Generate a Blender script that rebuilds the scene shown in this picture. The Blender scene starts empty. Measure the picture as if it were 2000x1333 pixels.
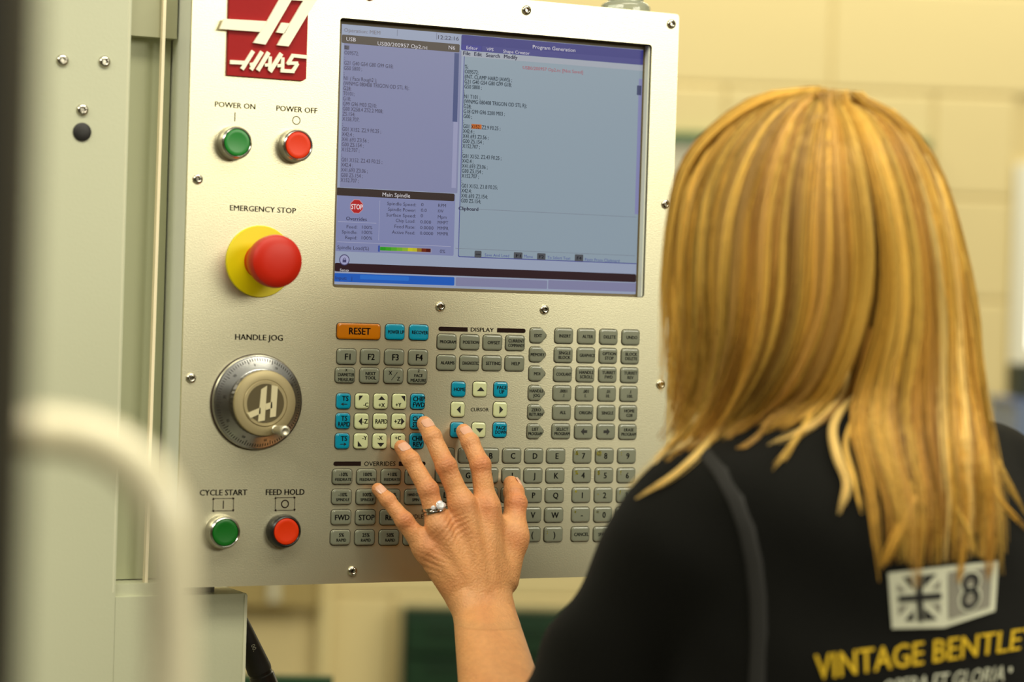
import bpy, bmesh, math, random
import numpy as np
from mathutils import Vector, Matrix
from mathutils.bvhtree import BVHTree

random.seed(7); RNG = np.random.default_rng(7)
SC = bpy.context.scene
COL = SC.collection
PI = math.pi

# ------------------------------------------------------------------ camera, world, lamps, exposure
Z0 = 1.70                                   # height of the console display's top edge above the floor
CAM_P = np.array([-0.81233, -1.95620, -0.24694 + Z0])
PITCH, ROLL, YAW = -0.014535, -0.030116, -0.468331
def _rot():
    cx, sx, cy, sy, cz, sz = math.cos(PITCH), math.sin(PITCH), math.cos(ROLL), math.sin(ROLL), math.cos(YAW), math.sin(YAW)
    Rz = np.array([[cz, -sz, 0], [sz, cz, 0], [0, 0, 1]])
    Rx = np.array([[1, 0, 0], [0, cx, -sx], [0, sx, cx]])
    Ry = np.array([[cy, 0, sy], [0, 1, 0], [-sy, 0, cy]])
    return Rz @ Rx @ Ry
RM = _rot()
C_R, C_F, C_U = RM[:, 0], RM[:, 1], RM[:, 2]
FPX = 4722.0
cam_d = bpy.data.cameras.new('camera'); cam = bpy.data.objects.new('camera', cam_d); COL.objects.link(cam)
cam_d.sensor_width = 36.0; cam_d.lens = FPX * 36.0 / 2000.0
cam_d.clip_start = 0.05; cam_d.clip_end = 60
cam.matrix_world = Matrix(((C_R[0], C_U[0], -C_F[0], CAM_P[0]), (C_R[1], C_U[1], -C_F[1], CAM_P[1]),
                           (C_R[2], C_U[2], -C_F[2], CAM_P[2]), (0, 0, 0, 1)))
cam_d.dof.use_dof = True; cam_d.dof.focus_distance = 2.16; cam_d.dof.aperture_fstop = 3.0
SC.camera = cam
SC.view_settings.view_transform = 'Standard'; SC.view_settings.look = 'None'
SC.view_settings.exposure = 0.0; SC.view_settings.gamma = 1.0; SC.view_settings.use_curve_mapping = False
SC.cycles.max_bounces = 6; SC.cycles.use_denoising = True

def lin(c):
    c = c / 255.0
    return c / 12.92 if c <= 0.04045 else ((c + 0.055) / 1.055) ** 2.4
def rgb(r, g, b): return (lin(r), lin(g), lin(b), 1.0)

W = bpy.data.worlds.new('world'); SC.world = W; W.use_nodes = True
W.node_tree.nodes['Background'].inputs[0].default_value = (1.0, 0.95, 0.76, 1)
W.node_tree.nodes['Background'].inputs[1].default_value = 0.36

def area(name, loc, target, sx, sy, power, col):
    l = bpy.data.lights.new(name, 'AREA'); l.shape = 'RECTANGLE'; l.size = sx; l.size_y = sy
    l.energy = power; l.color = col
    o = bpy.data.objects.new(name, l); COL.objects.link(o); o.location = loc
    o.rotation_euler = (Vector(target) - Vector(loc)).to_track_quat('-Z', 'Y').to_euler()
    return o
# unseen light added behind the camera, right, for the sheen on the console face
area('console_sheen_light', (2.3, -4.6, 3.05), (0.1, 0.0, 1.5), 3.2, 1.3, 136, (1.0, 0.95, 0.78))
# workshop ceiling lamps
area('ceiling_lamp_over_operator', (0.2, -1.25, 3.3), (0.2, -0.9, 0.0), 2.4, 0.6, 54, (1.0, 0.94, 0.74))
area('ceiling_lamp_over_left_aisle', (-2.6, -1.6, 3.2), (-0.6, 0.0, 1.2), 2.4, 0.6, 52, (1.0, 0.95, 0.78))
area('ceiling_lamp_by_back_wall', (1.9, 1.9, 3.3), (2.3, 2.9, 0.8), 3.6, 0.6, 72, (1.0, 0.94, 0.74))

# ------------------------------------------------------------------ pixel frame helpers (2000 x 1333)
def ray(x, y): return C_F + C_R * (x - 1000) / FPX + C_U * (666.5 - y) / FPX
def S(x, y, w=0.0):
    """point seen at x, y on the plane parallel to the console face, w metres in front of it"""
    d = ray(x, y); t = (-w - CAM_P[1]) / d[1]
    return CAM_P + d * t
def D(x, y, d): return CAM_P + ray(x, y) * d
def proj(P):
    d = (np.asarray(P) - CAM_P) @ RM
    return 1000 + FPX * d[0] / d[1], 666.5 - FPX * d[2] / d[1]
def uz(x, y, w=0.0):
    p = S(x, y, w); return p[0], p[2]
def zscale(x, y, w=0.0): return (S(x, y - 5, w)[2] - S(x, y + 5, w)[2]) / 10.0

# ------------------------------------------------------------------ materials
MATS = {}
def mat(name, col, rough=0.5, metal=0.0, emis=0.0, noise=0.0, nscale=20.0, bump=0.0, bscale=200.0, coat=0.0, spec=0.5,
        sheen=0.0, sss=0.0, attr=None, trans=0.0, stretch=None, alpha=1.0):
    if name in MATS: return MATS[name]
    m = bpy.data.materials.new(name); m.use_nodes = True; MATS[name] = m
    nt = m.node_tree; N = nt.nodes; L = nt.links; b = N['Principled BSDF']
    b.inputs['Base Color'].default_value = col; b.inputs['Roughness'].default_value = rough
    b.inputs['Metallic'].default_value = metal; b.inputs['Specular IOR Level'].default_value = spec
    b.inputs['Coat Weight'].default_value = coat; b.inputs['Coat Roughness'].default_value = 0.08
    b.inputs['Sheen Weight'].default_value = sheen; b.inputs['Transmission Weight'].default_value = trans
    if sss:
        b.inputs['Subsurface Weight'].default_value = sss
        b.inputs['Subsurface Radius'].default_value = (0.006, 0.002, 0.001); b.inputs['Subsurface Scale'].default_value = 1.0
    tc = N.new('ShaderNodeTexCoord'); src = tc.outputs['Object']
    if stretch:
        mp = N.new('ShaderNodeMapping'); mp.inputs['Scale'].default_value = stretch; L.new(src, mp.inputs['Vector']); src = mp.outputs['Vector']
    colsock = None
    if attr:
        a = N.new('ShaderNodeAttribute'); a.attribute_name = attr; colsock = a.outputs['Color']
    if noise:
        n = N.new('ShaderNodeTexNoise'); n.inputs['Scale'].default_value = nscale; n.inputs['Detail'].default_value = 6; L.new(src, n.inputs['Vector'])
        r = N.new('ShaderNodeMapRange'); r.inputs['To Min'].default_value = 1 - noise; r.inputs['To Max'].default_value = 1 + noise
        L.new(n.outputs['Fac'], r.inputs['Value'])
        mx = N.new('ShaderNodeVectorMath'); mx.operation = 'SCALE'; mx.inputs[0].default_value = col[:3]
        if colsock: L.new(colsock, mx.inputs[0])
        L.new(r.outputs['Result'], mx.inputs['Scale']); colsock = mx.outputs['Vector']
    if colsock: L.new(colsock, b.inputs['Base Color'])
    if emis:
        b.inputs['Emission Color'].default_value = col; b.inputs['Emission Strength'].default_value = emis
        if colsock: L.new(colsock, b.inputs['Emission Color'])
    if bump:
        n2 = N.new('ShaderNodeTexNoise'); n2.inputs['Scale'].default_value = bscale; n2.inputs['Detail'].default_value = 4; L.new(src, n2.inputs['Vector'])
        bp = N.new('ShaderNodeBump'); bp.inputs['Strength'].default_value = bump; bp.inputs['Distance'].default_value = 0.001
        L.new(n2.outputs['Fac'], bp.inputs['Height']); L.new(bp.outputs['Normal'], b.inputs['Normal'])
    return m
def glow(name, col, strength=0.9):
    """a lit picture element of the display behind its glossy front"""
    if name in MATS: return MATS[name]
    m = mat(name, (0, 0, 0, 1), rough=0.25, spec=0.22)
    b = m.node_tree.nodes['Principled BSDF']
    b.inputs['Emission Color'].default_value = col; b.inputs['Emission Strength'].default_value = strength
    return m

# ------------------------------------------------------------------ mesh building
class MB:
    def __init__(s): s.v = []; s.f = []; s.mi = []; s.ms = []; s.n = 0
    def add(s, V, F, m=0):
        V = np.asarray(V, float).reshape(-1, 3)
        s.v.append(V); s.f += [tuple(int(i) + s.n for i in f) for f in F]; s.mi += [m] * len(F); s.n += len(V)
        return s
    def box(s, x0, x1, y0, y1, z0, z1, m=0):
        V = [(x, y, z) for x in (x0, x1) for y in (y0, y1) for z in (z0, z1)]
        return s.add(V, [(0, 1, 3, 2), (4, 6, 7, 5), (0, 4, 5, 1), (2, 3, 7, 6), (0, 2, 6, 4), (1, 5, 7, 3)], m)
    def rings(s, R, cap0=True, cap1=True, m=0, closed=True):
        n = len(R[0]); V = np.concatenate([np.asarray(r, float) for r in R]); F = []
        for i in range(len(R) - 1):
            for j in range(n if closed else n - 1):
                k = (j + 1) % n; F.append((i * n + j, i * n + k, (i + 1) * n + k, (i + 1) * n + j))
        if cap0: F.append(tuple(range(n))[::-1])
        if cap1: F.append(tuple((len(R) - 1) * n + j for j in range(n)))
        return s.add(V, F, m)
    def lathe(s, cx, cz, prof, n=40, y=0.0, m=0, cap0=True, cap1=True):
        """profile of (radius, w) around the console's normal through cx, cz"""
        a = np.arange(n) * 2 * PI / n
        return s.rings([[(cx + r * math.cos(t), y - w, cz + r * math.sin(t)) for t in a] for r, w in prof], cap0, cap1, m)
    def prism(s, pts, w0, w1, m=0, bevel=0.0):
        """outline of (x, z) extruded from w0 to w1 in front of the console face"""
        P = np.asarray(pts, float); R = [[(p[0], -w0, p[1]) for p in P]]
        if bevel:
            c = P.mean(0); ext = np.abs(P - c).max(0); k = (ext - bevel) / ext
            R.append([(p[0], -(w1 - bevel), p[1]) for p in P])
            Q = c + (P - c) * k; R.append([(q[0], -w1, q[1]) for q in Q])
        else: R.append([(p[0], -w1, p[1]) for p in P])
        return s.rings(R, True, True, m)
    def tube(s, pts, rad, n=10, m=0, cap=True, normal=None):
        pts = [np.asarray(p, float) for p in pts]; R = []
        T = [pts[min(i + 1, len(pts) - 1)] - pts[max(i - 1, 0)] for i in range(len(pts))]
        T = [t / (np.linalg.norm(t) + 1e-12) for t in T]
        up = np.array([0, 0, 1.0]) if abs(T[0][2]) < 0.9 else np.array([1.0, 0, 0])
        a = np.cross(T[0], up); a /= np.linalg.norm(a)
        for i, p in enumerate(pts):
            a = a - T[i] * (a @ T[i]); a /= np.linalg.norm(a); b = np.cross(T[i], a)
            r = rad[i] if hasattr(rad, '__len__') else rad
            R.append([p + (a * math.cos(t) + b * math.sin(t)) * r for t in np.arange(n) * 2 * PI / n])
        return s.rings(R, cap, cap, m)
    def build(s, name, mats, parent=None, smooth=False, kind=None, label=None):
        me = bpy.data.meshes.new(name)
        V = np.concatenate(s.v) if s.v else np.zeros((0, 3))
        me.from_pydata(V.tolist(), [], s.f)
        if not isinstance(mats, (list, tuple)): mats = [mats]
        for m in mats: me.materials.append(m)
        me.polygons.foreach_set('material_index', s.mi)
        bm = bmesh.new(); bm.from_mesh(me); bmesh.ops.recalc_face_normals(bm, faces=bm.faces); bm.to_mesh(me); bm.free()
        if smooth:
            me.polygons.foreach_set('use_smooth', [True] * len(me.polygons))
            try: me.set_sharp_from_angle(angle=math.radians(35))
            except Exception: pass
        return link(name, me, parent, kind, label)
def link(name, me, parent=None, kind=None, label=None):
    o = bpy.data.objects.new(name, me); COL.objects.link(o)
    if parent is not None: o.parent = parent
    if kind: o['kind'] = kind
    if label: o['label'] = label
    return o
def thing(name, label, cat, group=None):
    o = bpy.data.objects.new(name, None); COL.objects.link(o); o.empty_display_size = 0.05
    o['label'] = label; o['category'] = cat
    if group: o['group'] = group
    return o
def tag(o, label, cat, group=None):
    o['label'] = label; o['category'] = cat
    if group: o['group'] = group
    return o
def rrect(cx, cz, w, h, r, n=4):
    P = []
    for sx, sz, a0 in ((1, 1, 0), (-1, 1, PI / 2), (-1, -1, PI), (1, -1, 1.5 * PI)):
        for i in range(n + 1):
            a = a0 + PI / 2 * i / n
            P.append((cx + sx * (w / 2 - r) + r * math.cos(a), cz + sz * (h / 2 - r) + r * math.sin(a)))
    return P
def hole_plate(name, outer, holes, w0, w1, m, parent, label=None):
    """flat plate with openings, from w0 (back) to w1 (front)"""
    bm = bmesh.new(); edges = []
    for loop in [outer] + holes:
        vs = [bm.verts.new((p[0], -w1, p[1])) for p in loop]
        edges += [bm.edges.new((vs[i], vs[(i + 1) % len(vs)])) for i in range(len(vs))]
    r = bmesh.ops.triangle_fill(bm, use_beauty=True, use_dissolve=False, edges=edges)
    faces = [g for g in r['geom'] if isinstance(g, bmesh.types.BMFace)]
    e = bmesh.ops.extrude_face_region(bm, geom=faces)
    bmesh.ops.translate(bm, verts=[g for g in e['geom'] if isinstance(g, bmesh.types.BMVert)], vec=(0, w1 - w0, 0))
    bmesh.ops.recalc_face_normals(bm, faces=bm.faces)
    me = bpy.data.meshes.new(name); bm.to_mesh(me); bm.free(); me.materials.append(m)
    return link(name, me, parent, label=label)

# lettering: outlines of the built-in font turned to flat meshes
_TC = {}
def glyphs(s, bold=0.0, shear=0.0, space=1.0):
    """bold letters are struck twice, a little apart"""
    key = (s, bold, shear, space)
    if bold and key not in _TC:
        V, F = glyphs(s, 0.0, shear, space); d = np.array([bold * .9, 0, 0]); n = len(V)
        _TC[key] = (np.concatenate([V - d, V + d, V]), F + [tuple(i + n for i in f) for f in F] + [tuple(i + 2 * n for i in f) for f in F])
    if key in _TC: return _TC[key]
    c = bpy.data.curves.new('t', 'FONT'); c.body = s; c.size = 1.0;  c.shear = shear; c.resolution_u = 2
    c.space_character = space
    o = bpy.data.objects.new('t', c); me = bpy.data.meshes.new_from_object(o)
    V = np.array([v.co[:] for v in me.vertices]).reshape(-1, 3); F = [tuple(p.vertices) for p in me.polygons]
    bpy.data.objects.remove(o); bpy.data.meshes.remove(me); bpy.data.curves.remove(c)
    _TC[key] = (V, F); return _TC[key]
CAPH = glyphs('H')[0][:, 1].max()
def put_text(mb, s, u, z, cap, w, width=None, xs=None, align='c', bold=0.0, shear=0.0, m=0, space=1.0):
    """u, z: anchor (z = middle of the capitals); cap: capital height in metres; width: fit to this width"""
    V, F = glyphs(s, bold, shear, space)
    if len(V) == 0: return 0
    k = cap / CAPH; x0, x1 = V[:, 0].min(), V[:, 0].max()
    if width is not None: kx = width / (x1 - x0)
    else: kx = k * (xs or 1.0)
    X = (V[:, 0] - (x0 if width is not None or align != 'l' else 0)) * kx
    Wd = (x1 - x0) * kx
    if align == 'c': X = X - Wd / 2
    elif align == 'r': X = X - Wd
    Z = (V[:, 1]) * k - cap / 2
    mb.add(np.stack([u + X, np.full(len(X), -w), z + Z], 1), F, m)
    return kx / k

# ------------------------------------------------------------------ surface nets (smooth bodies out of distance fields)
def surface_nets(f, lo, hi, h):
    lo = np.asarray(lo, float); hi = np.asarray(hi, float)
    n = np.ceil((hi - lo) / h).astype(int) + 1
    ax = [lo[i] + h * np.arange(n[i]) for i in range(3)]
    X, Y, Z = np.meshgrid(*ax, indexing='ij')
    P = np.stack([X.ravel(), Y.ravel(), Z.ravel()], 1).astype(np.float32)
    v = np.empty(len(P), np.float32)
    for i in range(0, len(P), 400000): v[i:i + 400000] = f(P[i:i + 400000])
    v = v.reshape(n)
    c = [v[i:n[0] - 1 + i, j:n[1] - 1 + j, k:n[2] - 1 + k] for i in (0, 1) for j in (0, 1) for k in (0, 1)]
    neg = sum((x < 0).astype(np.int8) for x in c)
    act = (neg > 0) & (neg < 8); idx = np.argwhere(act)
    cv = np.stack([x[act] for x in c], 1)
    off = np.array([(i, j, k) for i in (0, 1) for j in (0, 1) for k in (0, 1)], float)
    acc = np.zeros((len(idx), 3)); cnt = np.zeros(len(idx))
    for a in range(8):
        for b in range(a + 1, 8):
            if np.abs(off[a] - off[b]).sum() != 1: continue
            va, vb = cv[:, a], cv[:, b]; m = (va < 0) != (vb < 0)
            t = np.where(m, va / np.where(m, va - vb, 1), 0)
            acc += np.where(m[:, None], off[a] + (off[b] - off[a]) * t[:, None], 0); cnt += m
    V = lo + (idx + acc / cnt[:, None]) * h
    ids = -np.ones(act.shape, int); ids[act] = np.arange(len(idx))
    Q = []
    for d in range(3):
        e0 = [slice(1, -1)] * 3; e1 = [slice(1, -1)] * 3
        e0[d] = slice(0, n[d] - 1); e1[d] = slice(1, n[d])
        A = v[tuple(e0)] < 0; B = v[tuple(e1)] < 0
        g = np.argwhere(A != B)
        sgn = A[A != B]
        off3 = np.ones(3, int); off3[d] = 0
        g = g + off3
        d1, d2 = (d + 1) % 3, (d + 2) % 3
        def at(a, b):
            q = g.copy(); q[:, d1] -= a; q[:, d2] -= b
            return ids[q[:, 0], q[:, 1], q[:, 2]]
        quad = np.stack([at(1, 1), at(0, 1), at(0, 0), at(1, 0)], 1)
        quad[~sgn] = quad[~sgn][:, ::-1]
        Q.append(quad)
    Q = np.concatenate(Q); Q = Q[(Q >= 0).all(1)]
    return V, Q
def smin(a, b, k):
    h = np.clip(0.5 + 0.5 * (b - a) / k, 0, 1)
    return b + (a - b) * h - k * h * (1 - h)
def cone(P, a, b, ra, rb, flat=None):
    a = np.asarray(a, np.float32); b = np.asarray(b, np.float32); ab = b - a
    t = np.clip(((P - a) @ ab) / (ab @ ab), 0, 1)
    q = P - a - t[:, None] * ab
    return np.linalg.norm(q, axis=1) - (ra + (rb - ra) * t)
def ell(P, c, r):
    q = (P - np.asarray(c, np.float32)) / np.asarray(r, np.float32)
    k = np.linalg.norm(q, axis=1); k2 = np.linalg.norm(q / np.asarray(r, np.float32), axis=1)
    return k * (k - 1) / np.maximum(k2, 1e-6)
def grid_mesh(name, V, Q, m, parent=None, cols=None, attr='tint', smooth=True):
    me = bpy.data.meshes.new(name); me.from_pydata(V.tolist(), [], Q.tolist()); me.materials.append(m)
    if smooth: me.polygons.foreach_set('use_smooth', [True] * len(me.polygons))
    if cols is not None:
        a = me.color_attributes.new(attr, 'FLOAT_COLOR', 'POINT')
        a.data.foreach_set('color', np.concatenate([cols, np.ones((len(cols), 1))], 1).astype(np.float32).ravel())
    return link(name, me, parent)

# ================================================================== THE SETTING
M_floor = mat('floor_concrete', rgb(98, 95, 80), rough=0.6, noise=0.15, nscale=3, bump=0.2, bscale=60)
MB().box(-4, 5, -6, 4.2, -0.1, 0.0).build('floor', M_floor, kind='structure')
M_far = mat('dull_workshop_wall', rgb(98, 88, 64), rough=0.8, noise=0.1, nscale=2)
MB().box(-4, 5, -6.1, -6.0, 0, 3.4).build('wall_front', M_far, kind='structure')
MB().box(-4.1, -4.0, -6, 4.2, 0, 3.4).build('wall_left', M_far, kind='structure')
MB().box(5.0, 5.1, -6, 4.2, 0, 3.4).build('wall_right', M_far, kind='structure')
# painted block wall, square on to the photographer
M_block = mat('cream_painted_block', rgb(220, 202, 146), rough=0.6, noise=0.05, nscale=3.0, bump=0.5, bscale=120)
M_joint = mat('cream_painted_mortar', rgb(214, 195, 139), rough=0.8, noise=0.06, nscale=9)
WALL_D = 5.0                                         # distance of the wall from the camera
wc = D(1000, 600, WALL_D); wa = math.atan2(C_R[1], C_R[0]) + math.radians(4.0)
wr = np.array([math.cos(wa), math.sin(wa), 0.0]); wn = np.array([math.sin(wa), -math.cos(wa), 0.0])   # right, towards the room
def WP(s, z, o=0.0): return np.array([wc[0], wc[1], 0.0]) + wr * s + wn * o + np.array([0, 0, z])
def wall_at(x, y):
    d = ray(x, y); t = ((np.array([wc[0], wc[1], 0]) - CAM_P) @ wn) / (d @ wn)
    p = CAM_P + d * t; return (p - np.array([wc[0], wc[1], 0])) @ wr, p[2]
def wbox(mb, s0, s1, z0, z1, o0, o1, m=0):
    V = [WP(s, z, o) for s in (s0, s1) for o in (o0, o1) for z in (z0, z1)]
    return mb.add(V, [(0, 1, 3, 2), (4, 6, 7, 5), (0, 4, 5, 1), (2, 3, 7, 6), (0, 2, 6, 4), (1, 5, 7, 3)], m)
WIN_S0 = wall_at(1987, 500)[0]; WIN_Z1 = wall_at(1990, 320)[1]; WIN_Z0 = wall_at(1985, 690)[1]
WIN_S1 = WIN_S0 + 1.2
DOOR_Z0 = WIN_Z0
mb = MB()
wbox(mb, -3.2, WIN_S0 - 0.01, 0, 3.4, -0.2, -0.005); wbox(mb, WIN_S1, WIN_S1 + 1.5, 0, 3.4, -0.2, -0.005)
wbox(mb, WIN_S0 - 0.01, WIN_S1, WIN_Z1, 3.4, -0.2, -0.005); wbox(mb, WIN_S0 - 0.01, WIN_S1, 0, WIN_Z0 - 0.03, -0.2, -0.005)
wall = mb.build('wall_back', M_joint, kind='structure')
zr = wall_at(1750, 180)[1]; bh = 0.215; bl = 0.44
def block_mesh(w, h):
    b = MB(); x, z, c = w / 2, h / 2, 0.004
    R = [[(-x, 0.014, -z), (x, 0.014, -z), (x, 0.014, z), (-x, 0.014, z)], [(-x, -0.001 + c, -z), (x, -0.001 + c, -z), (x, -0.001 + c, z), (-x, -0.001 + c, z)],
         [(-x + c, -0.001, -z + c), (x - c, -0.001, -z + c), (x - c, -0.001, z - c), (-x + c, -0.001, z - c)]]
    b.rings(R, False, True); return b
bmesh_block = None; k0 = int(math.ceil(zr / bh)); zb0 = zr - k0 * bh
for r in range(0, 17):
    z = zb0 + (r + 0.5) * bh
    if z < 0.05 or z > 3.3: continue
    beside = WIN_Z0 - .14 < z < WIN_Z1 + .12
    for c in range(-7, 11):
        s = c * bl + (bl / 2 if r % 2 else 0) + wall_at(1640, 200)[0] - 2 * bl - 0.02
        s0, s1 = s - bl / 2 + 0.003, s + bl / 2 - 0.003
        if s0 < -3.2 or s1 > WIN_S1 + 1.4: continue
        if beside and s1 > WIN_S0 - 0.015 and s0 < WIN_S0: s1 = WIN_S0 - 0.015
        elif beside and s0 < WIN_S1 + .01 and s1 > WIN_S1: s0 = WIN_S1 + .015
        elif beside and s0 >= WIN_S0 and s1 <= WIN_S1: continue
        if s1 - s0 < 0.05: continue
        full = abs((s1 - s0) - (bl - 0.006)) < 1e-4
        if full and bmesh_block is not None: o = link('block', bmesh_block, wall)
        else:
            o = block_mesh(s1 - s0, bh - 0.006).build('block', M_block, wall)
            if full: bmesh_block = o.data
        p = WP((s0 + s1) / 2, z, random.uniform(-0.0015, 0.0015)); o.location = p; o.rotation_euler = (0, 0, wa)
# window at the right edge of the picture
M_white = mat('white_window_paint', rgb(225, 222, 200), rough=0.4)
mb = MB(); wbox(mb, WIN_S0 - 0.01, WIN_S0 + 0.03, WIN_Z0 - 0.03, WIN_Z1, -0.12, 0.006); wbox(mb, WIN_S1 - 0.04, WIN_S1, WIN_Z0 - 0.03, WIN_Z1, -0.12, 0.006)
wbox(mb, WIN_S0 + 0.03, WIN_S1 - 0.04, WIN_Z0 - 0.03, WIN_Z0 + 0.01, -0.12, 0.006); wbox(mb, WIN_S0 + 0.03, WIN_S1 - 0.04, WIN_Z1 - 0.04, WIN_Z1, -0.12, 0.006)
win = mb.build('window_1', M_white, kind='structure')
mb = MB(); wbox(mb, WIN_S0 + 0.03, WIN_S1 - 0.04, WIN_Z0 + 0.01, WIN_Z1 - 0.04, -0.062, -0.058)
mb.build('pane', mat('daylit_pane', (1.0, 1.0, 0.95, 1), rough=0.1, emis=2.2), win)
# ------- things along the back wall
M_green = mat('green_enamel', rgb(6, 50, 20), rough=0.45, noise=0.1, nscale=5)
M_dgreen = mat('dark_green_enamel', rgb(6, 42, 18), rough=0.5)
def world_box(P0, ax, n, w, d, h, mb, m=0, o=(0, 0, 0)):
    V = [P0 + ax * s + n * q + np.array([0, 0, z]) for s in (o[0], o[0] + w) for q in (o[1], o[1] + d) for z in (o[2], o[2] + h)]
    return mb.add(V, [(0, 1, 3, 2), (4, 6, 7, 5), (0, 4, 5, 1), (2, 3, 7, 6), (0, 2, 6, 4), (1, 5, 7, 3)], m)
s_l, zt = wall_at(795, 1192)
cab_d = 0.10                                          # cabinet stands 45 cm proud of the wall
def at_off(x, y, off):
    d = ray(x, y); t = ((np.array([wc[0], wc[1], 0]) + wn * off - CAM_P) @ wn) / (d @ wn)
    p = CAM_P + d * t; return (p - np.array([wc[0], wc[1], 0])) @ wr, p[2]
cs0, cz1 = at_off(788, 1192, cab_d); cs1, _ = at_off(1400, 1192, cab_d)
g = thing('tool_cabinet', 'dark green metal drawer cabinet against the cream block wall, behind the forearm', 'cabinet')
mb = MB(); wbox(mb, cs0, cs1, 0.0, cz1, 0.02, cab_d - 0.02); mb.build('carcass', M_dgreen, g)
zz = cz1 - 0.012; i = 0
while zz > 0.1:
    hh = (0.075, 0.085, 0.075, 0.12, 0.12, 0.16, 0.2)[min(i, 6)]
    mb = MB(); wbox(mb, cs0 + 0.01, cs1 - 0.01, max(zz - hh, 0.05), zz - 0.01, cab_d - 0.02, cab_d); dr = mb.build('drawer', M_green, g)
    mb = MB(); wbox(mb, cs0 + 0.05, cs1 - 0.05, zz - 0.026, zz - 0.018, cab_d, cab_d + 0.012); mb.build('drawer_pull', M_dgreen, dr)
    zz -= hh; i += 1
# notice board mostly hidden behind the head
b0, zb1 = wall_at(1296, 258); b1, _ = wall_at(1808, 272); _, zb2 = wall_at(1330, 560)
g = thing('notice_board', 'pale grey notice board with a green top rail, mostly behind the blonde head', 'board')
mb = MB(); wbox(mb, b0, b1, zb2, zb1 - 0.02, 0.002, 0.016); mb.build('board_panel', mat('pale_grey_board', rgb(205, 200, 175), rough=0.5), g)
mb = MB(); wbox(mb, b0 - 0.004, b1 + 0.004, zb1 - 0.02, zb1, 0.002, 0.026); mb.build('top_rail', mat('green_rail', rgb(60, 105, 62), rough=0.5), g)
# grey olive conduit box under the console, on the wall
o0, oz1 = wall_at(470, 1100); o1, oz0 = wall_at(618, 1176)
g = thing('conduit_box', 'blurred olive grey box on the block wall, just under the console', 'box')
mb = MB(); wbox(mb, o0 - 0.05, o1, oz0, oz1 + 0.1, 0.002, 0.09); mb.build('housing', mat('olive_paint', rgb(165, 145, 88), rough=0.6), g)
mb = MB(); wbox(mb, wall_at(528, 1150)[0], wall_at(548, 1150)[0], oz0 + 0.01, oz1 + 0.08, 0.09, 0.1); mb.build('hinge_plate', mat('pale_strip', rgb(200, 195, 165), rough=0.5), g)
mb = MB(); pz = wall_at(640, 1333)[1]
mb.tube([WP(wall_at(632, 1200)[0], pz - 0.5, 0.03), WP(wall_at(632, 1200)[0], oz1 + 0.6, 0.03)], 0.014, 12)
tag(mb.build('wall_pipe', mat('pipe_paint', rgb(222, 206, 150), rough=0.5), None, smooth=True), 'thin cream painted pipe running down the wall left of the green cabinet', 'pipe')
# blue-grey storage bin and dark cloth on the right by the window
def dbox(mb, x0, y0, x1, y1, d, dep, m=0):
    a = D(x0, y1, d); b = D(x1, y1, d); t = D(x0, y0, d)
    ax = (b - a); ax[2] = 0; w = np.linalg.norm(ax); ax /= w; n = np.array([-ax[1], ax[0], 0])
    return world_box(a, ax, n, w, dep, t[2] - a[2], mb, m)
g = thing('storage_bin', 'blurred pale blue plastic bin at the right edge, below the window', 'bin')
mb = MB(); dbox(mb, 1981, 790, 2120, 900, 4.6, 0.25); mb.build('bin_body', mat('pale_blue_plastic', rgb(120, 135, 165), rough=0.4), g)
mb = MB(); dbox(mb, 1979, 782, 2122, 792, 4.6, 0.25); mb.build('rim', mat('blue_rim', rgb(95, 110, 150), rough=0.4), g)
g = thing('wall_heater', 'dark green heater at the right edge, between window and blue bin', 'heater')
mb = MB(); dbox(mb, 1990, 712, 2140, 776, 4.7, 0.12); mb.build('casing', mat('heater_dark', rgb(34, 44, 30), rough=0.6), g)
# stand the bin and heater on a workbench
g = thing('back_bench', 'pale bench top at the right edge under the blue bin', 'bench')
mb = MB(); dbox(mb, 1978, 900, 2400, 915, 4.6, 0.3); mb.build('bench_top', mat('bench_wood', rgb(150, 130, 80), rough=0.6), g)
for xx in (1985, 2380):
    a = D(xx, 915, 4.75); mb = MB(); mb.box(a[0] - 0.02, a[0] + 0.02, a[1] - 0.02, a[1] + 0.02, 0, a[2]); mb.build('leg', M_dgreen, g)

# ================================================================== THE MACHINE (left)
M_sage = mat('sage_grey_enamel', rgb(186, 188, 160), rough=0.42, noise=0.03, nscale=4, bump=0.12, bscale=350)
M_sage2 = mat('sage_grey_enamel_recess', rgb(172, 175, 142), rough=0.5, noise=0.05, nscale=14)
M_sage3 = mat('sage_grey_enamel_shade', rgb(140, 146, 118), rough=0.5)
M_dark = mat('black_rubber', rgb(24, 22, 20), rough=0.55)
M_steel = mat('polished_steel', rgb(205, 200, 185), rough=0.18, metal=1.0)
mach = thing('machine_enclosure', 'sage grey machine tool enclosure filling the left edge', 'machine')
def screw_mesh(r=0.0045, h=0.0024):
    b = MB()
    b.lathe(0, 0, [(r, 0), (r, h * .25), (r * .93, h * .6), (r * .75, h * .9), (r * .52, h), (r * .48, h * .95)], 24, cap0=True, cap1=False)
    a = np.arange(24) * 2 * PI / 24
    hexr = [r * .46 / max(math.cos(((t + PI / 6) % (PI / 3)) - PI / 6), .1) * .9 for t in a]
    R = [[(r * .48 * math.cos(t), -h * .95, r * .48 * math.sin(t)) for t in a], [(hexr[i] * math.cos(t), -h * .9, hexr[i] * math.sin(t)) for i, t in enumerate(a)],
         [(hexr[i] * math.cos(t), -h * .2, hexr[i] * math.sin(t)) for i, t in enumerate(a)]]
    b.rings(R, False, True); return b
SCREW = None
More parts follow.
